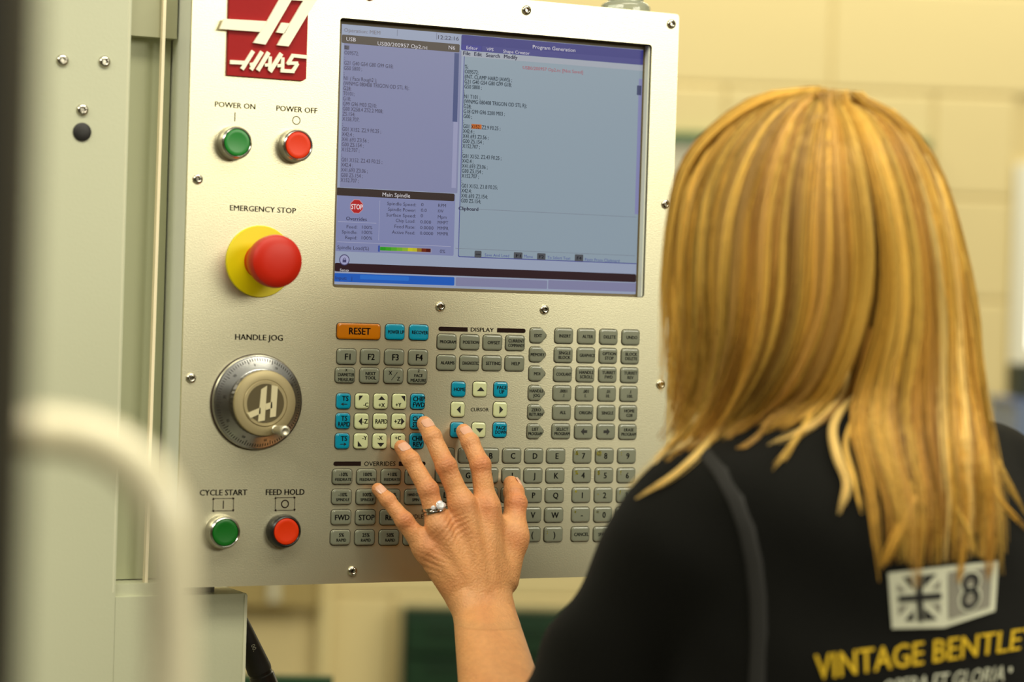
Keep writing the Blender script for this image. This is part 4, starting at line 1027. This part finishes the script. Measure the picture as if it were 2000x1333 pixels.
def legs_sdf(P, g=0.0):
    d = None
    for sx in (-1, 1):
        h_ = np.array([XC + sx * .085, YC, .84]); kn = np.array([XC + sx * .09, YC + .02, .47]); an = np.array([XC + sx * .095, YC - .02, .09])
        q = smin(cone(P, h_, kn, .082 + g, .058 + g), cone(P, kn, an, .055 + g, .040 + g), .02); d = q if d is None else smin(d, q, .02)
    return d
def body_sdf(P):
    d = torso_sdf(P, -.004); d = smin(d, legs_sdf(P), .03)
    for sx in (-1, 1): d = smin(d, cone(P, (XC + sx * .095, YC - .03, .05), (XC + sx * .10, YC + .13, .035), .034, .028), .02)
    d = smin(d, cone(P, NECK - [0, 0, .02], HL(-.01, 0, -.06), .048, .050), .02)
    h = loc_ell(P, HEADC, (.092, .073, .108))
    h = smin(h, loc_ell(P, HL(.032, 0, -.060), (.055, .050, .052)), .02)                 # jaw
    h = smin(h, cone(P, HL(.088, 0, .004), HL(.103, 0, -.028), .007, .011), .008)          # nose
    h = smin(h, cone(P, HL(.080, .016, -.052), HL(.080, -.016, -.052), .008, .008), .006)  # lips
    h = smin(h, cone(P, HL(.078, .035, .030), HL(.078, -.035, .030), .010, .010), .012)    # brow
    for s_ in (-1, 1):
        h = smin(h, loc_ell(P, HL(.062, s_ * .036, -.022), (.022, .022, .018)), .012)      # cheek
        h = np.maximum(h, -loc_ell(P, HL(.090, s_ * .031, .010), (.014, .015, .010)))      # eye socket
        h = smin(h, loc_ell(P, HL(-.005, s_ * .076, -.005), (.018, .007, .028)), .004)     # ear
    d = smin(d, h, .015)
    d = smin(d, cone(P, ELR, WRR, .038, .024), .015)                                      # right forearm and hand
    pal = WRR + np.array([-.02, .06, .01]); d = smin(d, cone(P, WRR, pal, .022, .024), .012)
    for i in range(4):
        b_ = pal + np.array([-.022 + .014 * i, .022, .0]); m_ = b_ + np.array([-.004, .035 - abs(i - 1.5) * .004, -.006]); e_ = m_ + np.array([-.004, .018, -.018])
        d = smin(d, smin(cone(P, b_, m_, .0085, .0078), cone(P, m_, e_, .0078, .0065), .002), .006)
    d = smin(d, cone(P, pal + [-.02, -.02, 0], pal + [-.052, .022, -.004], .011, .008), .008)
    return d
Vb, Qb = surface_nets(body_sdf, (XC - .30, -.62, .0), (XC + .30, .02, 1.66), .0065)
Tb = np.tile(SKIN, (len(Vb), 1))
lipd = np.linalg.norm(Vb - HL(.086, 0, -.052), axis=1); Tb = Tb * (1 - np.clip(1.6 - lipd / .011, 0, .8)[:, None]) + RED * np.clip(1.6 - lipd / .011, 0, .8)[:, None]
V = np.concatenate([Vh, Va, Vb]); Q = np.concatenate([Qh, Qa + len(Vh), Qb + len(Vh) + len(Va)])
grid_mesh('body', V, Q, M_skin, per, np.concatenate([Th, Ta, Tb]))
for s_ in (-1, 1):
    c_ = HL(.078, s_ * .031, .010); b = MB(); R = []
    for i in range(1, 9): R.append([c_ + FD * .0118 * math.cos(PI * i / 9) + (LD * math.cos(t) + UD * math.sin(t)) * .0118 * math.sin(PI * i / 9) for t in np.arange(14) * 2 * PI / 14])
    e_ = b.rings(R).build('eye', mat('eye_white', rgb(235, 228, 215), rough=.2), per, smooth=True)
    b = MB(); b.rings([[c_ + FD * (.0108 + w_) + (LD * math.cos(t) + UD * math.sin(t)) * r_ for t in np.arange(16) * 2 * PI / 16] for r_, w_ in ((.0056, 0), (.0050, .0008), (.002, .0013))]); b.build('iris', mat('iris', rgb(70, 100, 110), rough=.15), e_, smooth=True)

# fingernails
M_nail = mat('nail', rgb(218, 166, 138), rough=0.25, coat=0.4)
def nail(k, wd, ln, roll=0.0, back=.0035, lift=0.0):
    (a, ra), (b, rb) = FJ[k][2], FJ[k][3]; ax_ = b - a; ax_ /= np.linalg.norm(ax_)
    n_ = np.array([0, -1.0, 0]); n_ = n_ - ax_ * (n_ @ ax_); n_ /= np.linalg.norm(n_); s_ = np.cross(ax_, n_)
    if roll: n_, s_ = n_ * math.cos(roll) + s_ * math.sin(roll), s_ * math.cos(roll) - n_ * math.sin(roll)
    NU, NV = 14, 12; top = []; 
    for j in range(NV + 1):
        v = -1 + 2 * j / NV; row = []
        hw = wd / 2 * (1 - abs(v) ** 5 * .38 if v > 0 else 1 - abs(v) ** 4 * .30)
        for i in range(NU + 1):
            u = -1 + 2 * i / NU; x_ = u * hw
            ln_ = ln / 2; y_ = v * ln_ - (u * u) * (.0009 if v > .5 else 0) + (u * u) * .0006 * (v < -.5)
            r_ = rb + (ra - rb) * np.clip((.5 * ln - y_ + back * 0) / np.linalg.norm(b - a), 0, 1) * .75
            drop = r_ + .0002 - math.sqrt(max(r_ * r_ - x_ * x_, (r_ * .25) ** 2))
            tipd = max(0, y_ + .0006) ** 2 * 26
            row.append(b - ax_ * back + ax_ * y_ + s_ * x_ + n_ * (r_ + lift + .00055 - drop * .9 - tipd))
        top.append(row)
    T_ = np.array(top).reshape(-1, 3); B_ = T_ - n_ * .0011; N1 = NU + 1; F = []
    for j in range(NV):
        for i in range(NU): q = j * N1 + i; F.append((q, q + 1, q + N1 + 1, q + N1)); F.append(tuple(x + len(T_) for x in (q, q + N1, q + N1 + 1, q + 1)))
    rim = [i for i in range(N1)] + [j * N1 + NU for j in range(1, NV + 1)] + [NV * N1 + i for i in range(NU - 1, -1, -1)] + [j * N1 for j in range(NV - 1, 0, -1)]
    for i in range(len(rim)): p, q = rim[i], rim[(i + 1) % len(rim)]; F.append((p, p + len(T_), q + len(T_), q))
    b_ = MB(); b_.add(np.concatenate([T_, B_]), F); b_.build('fingernail', M_nail, per, smooth=True)
nail('index', .0104, .0112); nail('middle', .0106, .0115, .12); nail('ring', .0100, .0108, .1); nail('pinky', .0084, .0098, .1); nail('thumb', .0108, .0130, .95, .0030, .0012)

# engagement ring, a thing of its own
ring = thing('ring', 'silver ring with a round sparkling stone on the left ring finger', 'ring')
ra_, rb_ = FJ['ring'][0], FJ['ring'][1]; ax_ = rb_[0] - ra_[0]; ax_ /= np.linalg.norm(ax_); tc = ra_[0] + (rb_[0] - ra_[0]) * .50
n_ = np.array([0, -1.0, 0]); n_ -= ax_ * (n_ @ ax_); n_ /= np.linalg.norm(n_); s_ = np.cross(ax_, n_)
if s_[0] < 0: s_ = -s_
M_silver = mat('silver_band', rgb(210, 205, 195), rough=0.12, metal=1.0)
for nm, off, rr in (('band', .0, .0015), ('band', -.0031, .0013)):
    R = []
    for i in range(48):
        t = 2 * PI * i / 48; rad_ = n_ * math.cos(t) + s_ * math.sin(t); cc = tc + ax_ * (off - .0010 * math.cos(t)) + rad_ * .0099
        R.append([cc + rad_ * rr * .6 * math.cos(q) + ax_ * rr * math.sin(q) for q in np.arange(8) * 2 * PI / 8])
    R.append(R[0]); b_ = MB(); b_.rings(R, False, False); b_.build(nm, M_silver, ring, smooth=True)
def gem(c0, nn, r, name):
    t1 = np.cross(nn, ax_); t1 /= np.linalg.norm(t1); t2 = np.cross(nn, t1); b_ = MB(); R = []
    for r_, h_, ph in ((.15, -.75, 0), (1.0, 0, 0), (1.0, .12, 0), (.80, .30, .2), (.55, .42, 0)):
        R.append([c0 + nn * h_ * r + (t1 * math.cos(t + ph) + t2 * math.sin(t + ph)) * r_ * r for t in np.arange(12) * 2 * PI / 12])
    return b_.rings(R).build(name, mat('gemstone', rgb(245, 245, 250), rough=0.03, trans=.25, spec=1.0, coat=1.0), ring)
dn = (n_ * 1.0 + s_ * .12); dn /= np.linalg.norm(dn)
gem(tc + dn * .0130 + ax_ * .0004, dn, .0043, 'gemstone')
b_ = MB(); t1 = np.cross(dn, ax_); t1 /= np.linalg.norm(t1)
for k_ in range(4):
    t = PI / 4 + k_ * PI / 2; q = (t1 * math.cos(t) + ax_ * math.sin(t)) * .0040; b_.tube([tc + dn * .0102 + q * .3, tc + dn * .0130 + q, tc + dn * .0143 + q * .9], .0006, 6)
b_.build('setting', M_silver, ring, smooth=True)
for sg in (-1, 1):
    rd = dn * math.cos(.52) + sg * t1 * math.sin(.52); gem(tc + rd * .0115, rd, .0021, 'side_stone')

# ---- jacket
def jacket_sdf(P):
    d = torso_sdf(P, .008)
    d = np.maximum(d, .80 - P[:, 2])
    ex = EL - SHL; tt = ((P - SHL.astype(np.float32)) @ ex) / (ex @ ex); side_ = (P[:, 0] < XC) & (P[:, 1] > YC + .02)
    c_ = cone(P, SHL + ex * .05, SHL + ex * .86, .053, .053); d = smin(d, c_, .018)
    c_ = cone(P, SHR, SHR + (ELR - SHR) * .86, .058, .057); d = smin(d, c_, .018)
    d = smin(d, ell(P, (XC - .03, YC - .030, 1.30), (.12, .075, .075)), .04)
    # folds
    x, y, z = P[:, 0], P[:, 1], P[:, 2]
    d = d + .0022 * np.sin(38 * x + 9 * np.sin(11 * z)) * np.sin(14 * z + 20 * y) + .0016 * np.sin(70 * (z + .6 * x)) * np.clip((XC - .04 - x) * 12, 0, 1)
    return d
Vj, Qj = surface_nets(jacket_sdf, (XC - .30, -.62, .78), (XC + .30, -.14, 1.45), .0048)
cut = (Vj[Qj].mean(1)[:, 2] > .804)
ex = EL - SHL; tt = ((Vj[Qj].mean(1) - SHL) @ ex) / (ex @ ex)
jk = grid_mesh('black_top', Vj, Qj, M_cloth, per)
BV = BVHTree.FromPolygons([tuple(v) for v in Vj], [tuple(int(i) for i in q) for q in Qj])
def trouser_sdf(P):
    d = legs_sdf(P, .012); d = smin(d, ell(P, (XC, YC - .01, .86), (.175, .125, .12)), .03); d = np.maximum(d, P[:, 2] - .87); return np.maximum(d, .075 - P[:, 2])
Vt, Qt = surface_nets(trouser_sdf, (XC - .24, -.60, .05), (XC + .24, -.22, .90), .009)
grid_mesh('trousers', Vt, Qt, mat('dark_trousers', rgb(30, 30, 36), rough=.8), per)
for sx in (-1, 1):
    def shoe_sdf(P):
        d = smin(cone(P, (XC + sx * .095, YC - .03, .045), (XC + sx * .10, YC + .14, .038), .043, .038), cone(P, (XC + sx * .095, YC - .025, .05), (XC + sx * .095, YC - .02, .12), .046, .05), .02)
        return np.maximum(d, .001 - P[:, 2])
    Vs_, Qs_ = surface_nets(shoe_sdf, (XC + sx * .1 - .08, -.54, -.01), (XC + sx * .1 + .08, -.20, .18), .008)
    grid_mesh('shoe', Vs_, Qs_, mat('black_shoe', rgb(18, 18, 18), rough=.5), per)

def hit(x, y, bv=None, lift=.0012):
    d = Vector(ray(x, y)).normalized(); loc, nor, idx, dist = (bv or BV).ray_cast(Vector(CAM_P), d, 4.0)
    if loc is None: return None
    if nor.dot(d) > 0: nor = -nor
    return np.array(loc + nor * lift)
def drape(mb, V, F, quad, lift, m=0, maxlen=None):
    """lay a flat outline (x, y in 0..1) on the top's back, spanning four marked corners"""
    P = []
    for u, v in V:
        a = np.array(quad[0]) * (1 - u) + np.array(quad[1]) * u; b = np.array(quad[3]) * (1 - u) + np.array(quad[2]) * u
        c_ = a * v + b * (1 - v); h_ = hit(c_[0], c_[1], BV, lift)
        P.append(h_ if h_ is not None else D(c_[0], c_[1], 1.8))
    mb.add(P, F, m)
def cells(u0, v0, u1, v1, nu, nv):
    V = [(u0 + (u1 - u0) * i / nu, v0 + (v1 - v0) * j / nv) for j in range(nv + 1) for i in range(nu + 1)]
    F = [(j * (nu + 1) + i, j * (nu + 1) + i + 1, (j + 1) * (nu + 1) + i + 1, (j + 1) * (nu + 1) + i) for j in range(nv) for i in range(nu)]
    return V, F
def band(p, q, t, n=10, asp=1.0):
    p, q = np.array(p, float), np.array(q, float); d = (q - p); L = np.hypot(*d); nn = np.array([-d[1], d[0]]) / L * t / 2
    V = []; F = []
    for i in range(n + 1): c_ = p + d * i / n; V += [tuple(c_ + nn), tuple(c_ - nn)]
    for i in range(n): F.append((2 * i, 2 * i + 1, 2 * i + 3, 2 * i + 2))
    return V, F
M_pw = mat('white_stitching', rgb(205, 205, 180), rough=.7, bump=.5, bscale=2500); M_pg = mat('grey_print', rgb(128, 124, 110), rough=.8, noise=.25, nscale=1500)
M_pb = mat('black_print_cloth', rgb(14, 12, 12), rough=.8); M_py = mat('yellow_stitching', rgb(214, 176, 12), rough=.7, noise=.3, nscale=500, bump=.5, bscale=2500)
q1 = [(1733, 1119), (1842, 1107), (1843, 1226), (1741, 1228)]; q2 = [(1840, 1107), (1948, 1096), (1941, 1194), (1842, 1226)]
mb = MB()
drape(mb, *cells(0, 0, 1, 1, 10, 10), q1, .0012, 0); drape(mb, *cells(0, 0, 1, 1, 10, 10), q2, .0012, 0)
pat = mb.build('flag_patch', [M_pw], jk)
mb = MB(); 
for (a, b, t) in (((.17, .88), (.42, .66), .05), ((.58, .36), (.88, .14), .05)): pass
# dark triangles left by the white crosses, and the black cross
for P_ in ([(.40, .90), (.44, .66), (.26, .90)], [(.62, .90), (.62, .70), (.86, .90)], [(.62, .14), (.86, .14), (.62, .34)], [(.42, .14), (.42, .32), (.24, .14)],
          [(.15, .80), (.15, .66), (.30, .66)], [(.92, .80), (.92, .66), (.76, .66)], [(.15, .24), (.15, .40), (.32, .40)], [(.92, .24), (.92, .40), (.76, .40)]):
    dark_ = P_[0][1] > .88 or P_[0][1] < .16
    drape(mb, P_, [(0, 1, 2)], q1, .0018, 0 if dark_ else 1)
drape(mb, *band((.54, .12), (.54, .92), .10, 8), q1, .0022, 0); drape(mb, *band((.15, .53), (.93, .53), .11, 8), q1, .0022, 0)
mb.build('flag_print', [M_pb, M_pg], jk)
mb = MB(); drape(mb, *cells(.08, .12, .88, .90, 8, 8), q2, .0018, 0)
for i in range(28):
    t0, t1 = 2 * PI * i / 28, 2 * PI * (i + 1) / 28
    for cy_, r_ in ((.67, .105), (.38, .12)):
        drape(mb, [(.48 + 1.15 * (r_ + o_) * math.cos(t), cy_ + 1.25 * (r_ + o_) * math.sin(t)) for o_, t in ((-.035, t0), (.035, t0), (.035, t1), (-.035, t1))], [(0, 1, 2, 3)], q2, .0026, 1)
        drape(mb, [(.48 + 1.15 * (r_ + o_) * math.cos(t), cy_ + 1.25 * (r_ + o_) * math.sin(t)) for o_, t in ((.035, t0), (.07, t0), (.07, t1), (.035, t1))], [(0, 1, 2, 3)], q2, .0021, 2)
mb.build('number_print', [M_pg, M_pb, M_pw], jk)
def drape_text(s, quad, m, name, bold, shear, xspan=1.0):
    V, F = glyphs(s, bold, shear); x0, x1 = V[:, 0].min(), V[:, 0].max(); k_ = CAPH
    V2 = [((x - x0) / (x1 - x0) * xspan, y / k_) for x, y, _ in V]
    mb = MB(); drape(mb, V2, F, quad, .0016); return mb.build(name, m, jk)
def ext(quad, f):
    tl, tr, br, bl = [np.array(p, float) for p in quad]; return [tuple(tl), tuple(tl + (tr - tl) * f), tuple(bl + (br - bl) * f), tuple(bl)]
drape_text('VINTAGE BENTLEY', ext([(1590, 1280), (1998, 1228), (1998, 1268), (1598, 1328)], 1.07), M_py, 'gold_lettering', .014, .15)
drape_text('OPERA ET GLORIA', [(1724, 1330), (1961, 1300), (1957, 1330), (1722, 1362)], M_pw, 'white_lettering', .01, .12)
mb = MB(); drape(mb, [(.5 + .5 * math.cos(t), .5 + .5 * math.sin(t)) for t in np.arange(10) * 2 * PI / 10], [tuple(range(10))], [(1967, 1303), (1974, 1302), (1974, 1313), (1967, 1314)], .0016); mb.build('dot', M_pw, jk)
# raised seam round the armhole
pts = [(1372, 884), (1405, 920), (1436, 975), (1458, 1035), (1472, 1100), (1480, 1170), (1482, 1240), (1478, 1333), (1470, 1420)]
mb = MB(); R = []
for x, y in pts:
    row = []
    for o_, l_ in ((-17, .0), (-12, .0022), (0, .0030), (12, .0022), (17, .0)):
        h_ = hit(x + o_, y + o_ * -.25, BV, l_); row.append(h_)
    if all(r is not None for r in row): R.append(row)
mb.rings(R, False, False, closed=False); mb.build('armhole_seam', mat('seam_jersey', rgb(25, 24, 21), rough=.8), jk, smooth=True)

# ---- hair: one mass with many locks over it
def hair_sdf(P):
    d = ell(P, D(1588, 447, 1.865), (.097, .104, .100))
    d = smin(d, ell(P, D(1480, 560, 1.86), (.060, .075, .10)), .04)
    d = smin(d, ell(P, D(1732, 640, 1.85), (.050, .062, .105)), .04)
    d = smin(d, ell(P, D(1600, 620, 1.84), (.085, .060, .08)), .04)
    d = smin(d, cone(P, D(1440, 700, 1.845), D(1370, 830, 1.83), .036, .012), .03)
    d = smin(d, cone(P, D(1560, 700, 1.84), D(1490, 800, 1.83), .036, .014), .03)
    d = smin(d, cone(P, D(1795, 740, 1.83), D(1815, 930, 1.80), .030, .032), .03)
    d = smin(d, cone(P, D(1835, 930, 1.80), D(1835, 1040, 1.79), .030, .022), .03)
    face = loc_ell(P, HL(.095, .02, -.02), (.060, .050, .085))
    return np.maximum(d, -face)
Vq, Qq = surface_nets(hair_sdf, (.03, -.62, 1.22), (.46, -.20, 1.66), .005)
BH = BVHTree.FromPolygons([tuple(v) for v in Vq], [tuple(int(i) for i in q) for q in Qq])
G = [
 [(1592, 176), (1490, 192), (1402, 245), (1340, 318), (1316, 430), (1308, 560), (1312, 660), (1306, 740), (1316, 800)],
 [(1597, 176), (1505, 200), (1428, 262), (1372, 360), (1350, 490), (1346, 620), (1346, 730), (1330, 820), (1288, 886)],
 [(1601, 177), (1525, 214), (1462, 296), (1420, 410), (1406, 540), (1402, 660), (1378, 760), (1335, 840), (1262, 905)],
 [(1605, 178), (1550, 228), (1508, 325), (1484, 440), (1478, 560), (1466, 670), (1430, 770), (1384, 850), (1322, 905)],
 [(1610, 179), (1578, 245), (1552, 350), (1538, 470), (1530, 590), (1508, 690), (1468, 770), (1425, 825), (1370, 870)],
 [(1615, 180), (1606, 258), (1600, 370), (1596, 490), (1588, 600), (1560, 690), (1524, 760), (1478, 815), (1420, 858)],
 [(1621, 181), (1640, 262), (1650, 380), (1660, 500), (1652, 610), (1622, 700), (1586, 765), (1540, 810), (1480, 845)],
 [(1626, 182), (1662, 262), (1688, 380), (1700, 500), (1690, 610), (1666, 700), (1636, 760), (1600, 800), (1545, 835)],
 [(1632, 182), (1686, 258), (1722, 375), (1740, 500), (1736, 620), (1706, 730), (1686, 830), (1728, 960), (1752, 1100)],
 [(1640, 182), (1708, 252), (1754, 365), (1778, 500), (1780, 640), (1760, 770), (1764, 880), (1792, 990), (1798, 1108)],
 [(1650, 182), (1732, 244), (1786, 350), (1818, 490), (1828, 630), (1828, 760), (1838, 880), (1850, 990), (1846, 1100)],
 [(1658, 183), (1748, 238), (1812, 342), (1848, 480), (1864, 615), (1876, 740), (1892, 870), (1900, 980), (1895, 1095)],
 [(1662, 184), (1753, 237), (1820, 342), (1860, 482), (1882, 615), (1892, 735), (1908, 860), (1920, 975), (1918, 1090)],
 [(1666, 185), (1766, 240), (1836, 345), (1874, 485), (1894, 615), (1898, 730), (1918, 850), (1936, 970), (1940, 1080)]]
G = np.array(G, float)
def smooth_poly(P, n):
    """Catmull-Rom through the points"""
    P = np.asarray(P, float); Pe = np.concatenate([[2 * P[0] - P[1]], P, [2 * P[-1] - P[-2]]]); t = np.linspace(0, len(P) - 1 - 1e-6, n); i = t.astype(int); f = (t - i)[:, None]
    a, b, c_, d_ = Pe[i], Pe[i + 1], Pe[i + 2], Pe[i + 3]
    return .5 * (2 * b + (c_ - a) * f + (2 * a - 5 * b + 4 * c_ - d_) * f ** 2 + (3 * b - a - 3 * c_ + d_) * f ** 3)
NP = 20
def guide(s):
    i = int(min(s, len(G) - 1.0001)); f = s - i; return smooth_poly(G[i] * (1 - f) + G[i + 1] * f, NP)
def to3d(P2, layer):
    """put a lock on the hair mass or on the clothes, whichever is nearer the viewer"""
    dep = []; 
    for x, y in P2:
        best = None
        for bv in (BH, BV):
            d = Vector(ray(x, y)); L_ = d.length; loc, nor, idx, dist = bv.ray_cast(Vector(CAM_P), d / L_, 4.0)
            if loc is not None: q = dist / L_; best = q if best is None else min(best, q)
        dep.append(best)
    known = [q for q in dep if q is not None]
    base = sum(known) / len(known) if known else 1.84
    last = None; out = []
    for i, q in enumerate(dep):
        if q is None:
            nx_ = next((w_ for w_ in dep[i:] if w_ is not None), None); q = last if last is not None else nx_
            if q is None: q = base
        last = q; out.append(q)
    out = np.array(out)
    for _ in range(2): out[1:-1] = np.minimum(out[1:-1], (out[:-2] + out[2:]) / 2 * .5 + out[1:-1] * .5 + .001)
    return np.array([D(x, y, q - layer) for (x, y), q in zip(P2, out)]), out
HC = [rgb(226, 182, 84), rgb(214, 164, 66), rgb(190, 140, 56), rgb(236, 200, 118), rgb(160, 114, 46), rgb(244, 216, 150), rgb(200, 154, 76), rgb(134, 92, 38)]
HC = np.array([c_[:3] for c_ in HC]); HW = np.array([.28, .26, .14, .07, .08, .02, .12, .03]); HW /= HW.sum()
hv = []; hf = []; hc = []; nv = 0; lockph = 0.0
def strand(P3, r0, col, tipcol):
    global nv
    n = len(P3); T_ = np.gradient(P3, axis=0); T_ /= np.linalg.norm(T_, axis=1)[:, None] + 1e-9
    vd = P3 - CAM_P; vd /= np.linalg.norm(vd, axis=1)[:, None]
    a = np.cross(T_, vd); a /= np.linalg.norm(a, axis=1)[:, None] + 1e-9; b = np.cross(T_, a)
    s = np.linspace(0, 1, n); r = (r0 * (1 - .75 * np.clip((s - .6) / .4, 0, 1)))[:, None]
    V = np.stack([P3 + a * r - b * r * .0, P3 - b * r * .9 * np.sign((b * vd).sum(1))[:, None] * 1.0, P3 - a * r], 1).reshape(-1, 3)
    # third point bulges towards the viewer so that the lock catches light as a rounded cord
    V = V.reshape(n, 3, 3); V[:, 1] = P3 - vd * r * .9; V = V.reshape(-1, 3)
    i = np.arange(n - 1)[:, None] * 3
    F = np.concatenate([i + [0, 1, 4, 3], i + [1, 2, 5, 4], i + [2, 0, 3, 5]]) + nv
    hv.append(V); hf.append(F); c_ = (col * (1 - s[:, None] ** 2) + tipcol * s[:, None] ** 2) * np.clip(.84 + s[:, None] * 2.0, 0, 1) * (1 + .16 * np.sin(s[:, None] * 5.5 + lockph))
    hc.append(np.repeat(c_, 3, 0)); nv += len(V)
def lock(P2, n, wpx, layer, col, wtip=.4, r0=.00050):
    global lockph
    lockph = RNG.uniform(0, 6.28); P3, dep = to3d(P2, layer); m = len(P2)
    tng = np.gradient(P2, axis=0); nn = np.stack([-tng[:, 1], tng[:, 0]], 1); nn /= np.linalg.norm(nn, axis=1)[:, None] + 1e-9
    s = np.linspace(0, 1, m)
    prof = np.interp(s, [0, .15, .5, .85, 1], [.35, .8, 1, .8, wtip])
    ph = RNG.uniform(0, 6.28)
    for k_ in range(n):
        o_ = RNG.uniform(-1, 1); fr = 1 - .30 * RNG.uniform(0, 1) ** 2.2
        off = o_ * wpx * prof + 2.0 * np.sin(s * RNG.uniform(4, 9) + RNG.uniform(0, 6.28)) * s
        X = P2 + nn * off[:, None]; dz = layer + .0045 * (1 - o_ * o_) * prof + RNG.uniform(-.0008, .0008)
        P3 = np.array([D(x, y, q - z_) for (x, y), q, z_ in zip(X, dep, dz)])
        if fr < 1: q_ = np.linspace(0, fr, m); P3 = np.stack([np.interp(q_, s, P3[:, i_]) for i_ in range(3)], 1)
        c_ = col * RNG.uniform(.90, 1.10); strand(P3, r0 * RNG.uniform(.7, 1.2), c_, c_ * RNG.uniform(.9, 1.25))
NL = 230
for L_ in range(NL):
    s = (L_ + RNG.uniform(0, 1)) / NL * (len(G) - 1)
    if 6.9 < s < 7.9: s = 6.85 - RNG.uniform(0, .6) if RNG.random() < .5 else 7.95 + RNG.uniform(0, .6)
    P2 = guide(s); t = np.linspace(0, 1, NP)
    P2 = P2 + np.stack([RNG.normal(0, 13) * t + 9 * np.sin(t * RNG.uniform(3, 8) + RNG.uniform(0, 6)) * t, np.zeros(NP)], 1)
    m = int(NP * (RNG.uniform(.92, 1.06) if s > 7.4 else RNG.uniform(.88, 1.02))); tt_ = np.linspace(0, 1, NP) * (m / NP)
    t = t if m <= NP else t
    ex_ = P2[-1] + (P2[-1] - P2[-2]) * 2; P2 = np.vstack([P2, ex_]); t = np.append(t, 1 + 2 / (NP - 1))
    P2 = np.stack([np.interp(tt_, t, P2[:, 0]), np.interp(tt_, t, P2[:, 1])], 1)
    P2[0] += np.array([RNG.normal(0, 9), RNG.uniform(-3, 9)])
    nz = .5 + .5 * math.sin(s * 2.3 + 1.1 * math.sin(s * 5.1) + .6)      # streaks: neighbouring locks share a tone
    col = HC[RNG.choice(len(HC), p=HW)] * (.62 + .52 * nz) if RNG.random() < .75 else HC[RNG.choice(len(HC), p=HW)]
    lock(P2, 21, RNG.uniform(9, 20), RNG.uniform(.0005, .007), col, wtip=RNG.uniform(.1, .6))
# wisps and loose ends
for P_, n, w_, c_ in (([(1660, 690), (1640, 780), (1580, 835), (1500, 872)], 16, 9, 3), ([(1640, 740), (1612, 800), (1560, 850), (1530, 900)], 8, 6, 0), ([(1668, 770), (1628, 830), (1636, 890), (1656, 945), (1640, 1006)], 20, 10, 3),
                     ([(1672, 800), (1650, 870), (1668, 940), (1684, 1004)], 8, 6, 0), ([(1590, 800), (1560, 850), (1530, 890), (1508, 920)], 7, 5, 0), ([(1520, 790), (1490, 840), (1460, 868), (1436, 876)], 7, 5, 6),
                     ([(1480, 700), (1440, 790), (1384, 868), (1318, 930), (1240, 975)], 20, 9, 3), ([(1400, 740), (1360, 820), (1300, 880), (1216, 962)], 16, 8, 5), ([(1885, 700), (1905, 800), (1945, 900), (2006, 1010)], 18, 8, 0),
                     ([(1900, 860), (1940, 960), (2010, 1040)], 10, 6, 1), ([(1800, 950), (1760, 1030), (1722, 1108)], 18, 12, 1), ([(1850, 960), (1885, 1030), (1905, 1088)], 12, 8, 0), ([(1318, 640), (1360, 600), (1330, 680), (1322, 730)], 6, 5, 5),
                     ([(1700, 640), (1672, 740), (1620, 810), (1540, 852)], 10, 9, 4)):
    lock(smooth_poly(P_, NP), n, w_, .004, HC[c_], wtip=.25)
# short hairs over the crown, a soft highlight painted in as paler strands
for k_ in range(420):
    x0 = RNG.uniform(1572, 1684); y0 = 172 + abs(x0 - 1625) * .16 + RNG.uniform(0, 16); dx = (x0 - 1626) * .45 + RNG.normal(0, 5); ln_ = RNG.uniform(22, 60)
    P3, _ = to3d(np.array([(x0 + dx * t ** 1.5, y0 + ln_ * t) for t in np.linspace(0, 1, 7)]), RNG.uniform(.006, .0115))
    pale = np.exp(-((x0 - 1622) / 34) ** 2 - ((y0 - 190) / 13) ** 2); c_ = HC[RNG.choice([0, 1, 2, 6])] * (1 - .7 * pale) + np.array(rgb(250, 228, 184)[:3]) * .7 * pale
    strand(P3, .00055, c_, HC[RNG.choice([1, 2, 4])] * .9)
# fly-away hairs round the crown
for k_ in range(60):
    s = RNG.uniform(0, len(G) - 1); P2 = guide(s)[:14]; t = np.linspace(0, 1, 14)
    c0 = np.array([1600, 430.]); dr = P2 - c0; dr /= np.linalg.norm(dr, axis=1)[:, None]
    P2 = P2 + dr * (RNG.uniform(2, 16) * np.sin(t * PI))[:, None]; P3, _ = to3d(P2, .004); strand(P3, .00022, HC[5], HC[5])
hvA = np.concatenate(hv); hfA = np.concatenate(hf); hcA = np.concatenate(hc)
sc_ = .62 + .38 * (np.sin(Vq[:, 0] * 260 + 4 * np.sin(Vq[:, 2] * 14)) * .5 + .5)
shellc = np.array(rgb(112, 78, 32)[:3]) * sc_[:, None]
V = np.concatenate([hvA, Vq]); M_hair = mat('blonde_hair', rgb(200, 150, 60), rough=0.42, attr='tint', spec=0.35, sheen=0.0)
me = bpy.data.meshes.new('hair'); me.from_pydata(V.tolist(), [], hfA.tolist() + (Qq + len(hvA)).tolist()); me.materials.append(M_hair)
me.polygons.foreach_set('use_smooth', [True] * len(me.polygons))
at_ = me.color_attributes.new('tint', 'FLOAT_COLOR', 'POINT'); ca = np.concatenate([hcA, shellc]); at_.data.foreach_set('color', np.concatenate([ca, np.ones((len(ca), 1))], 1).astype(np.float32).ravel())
hr = link('hair', me, per, kind='stuff')
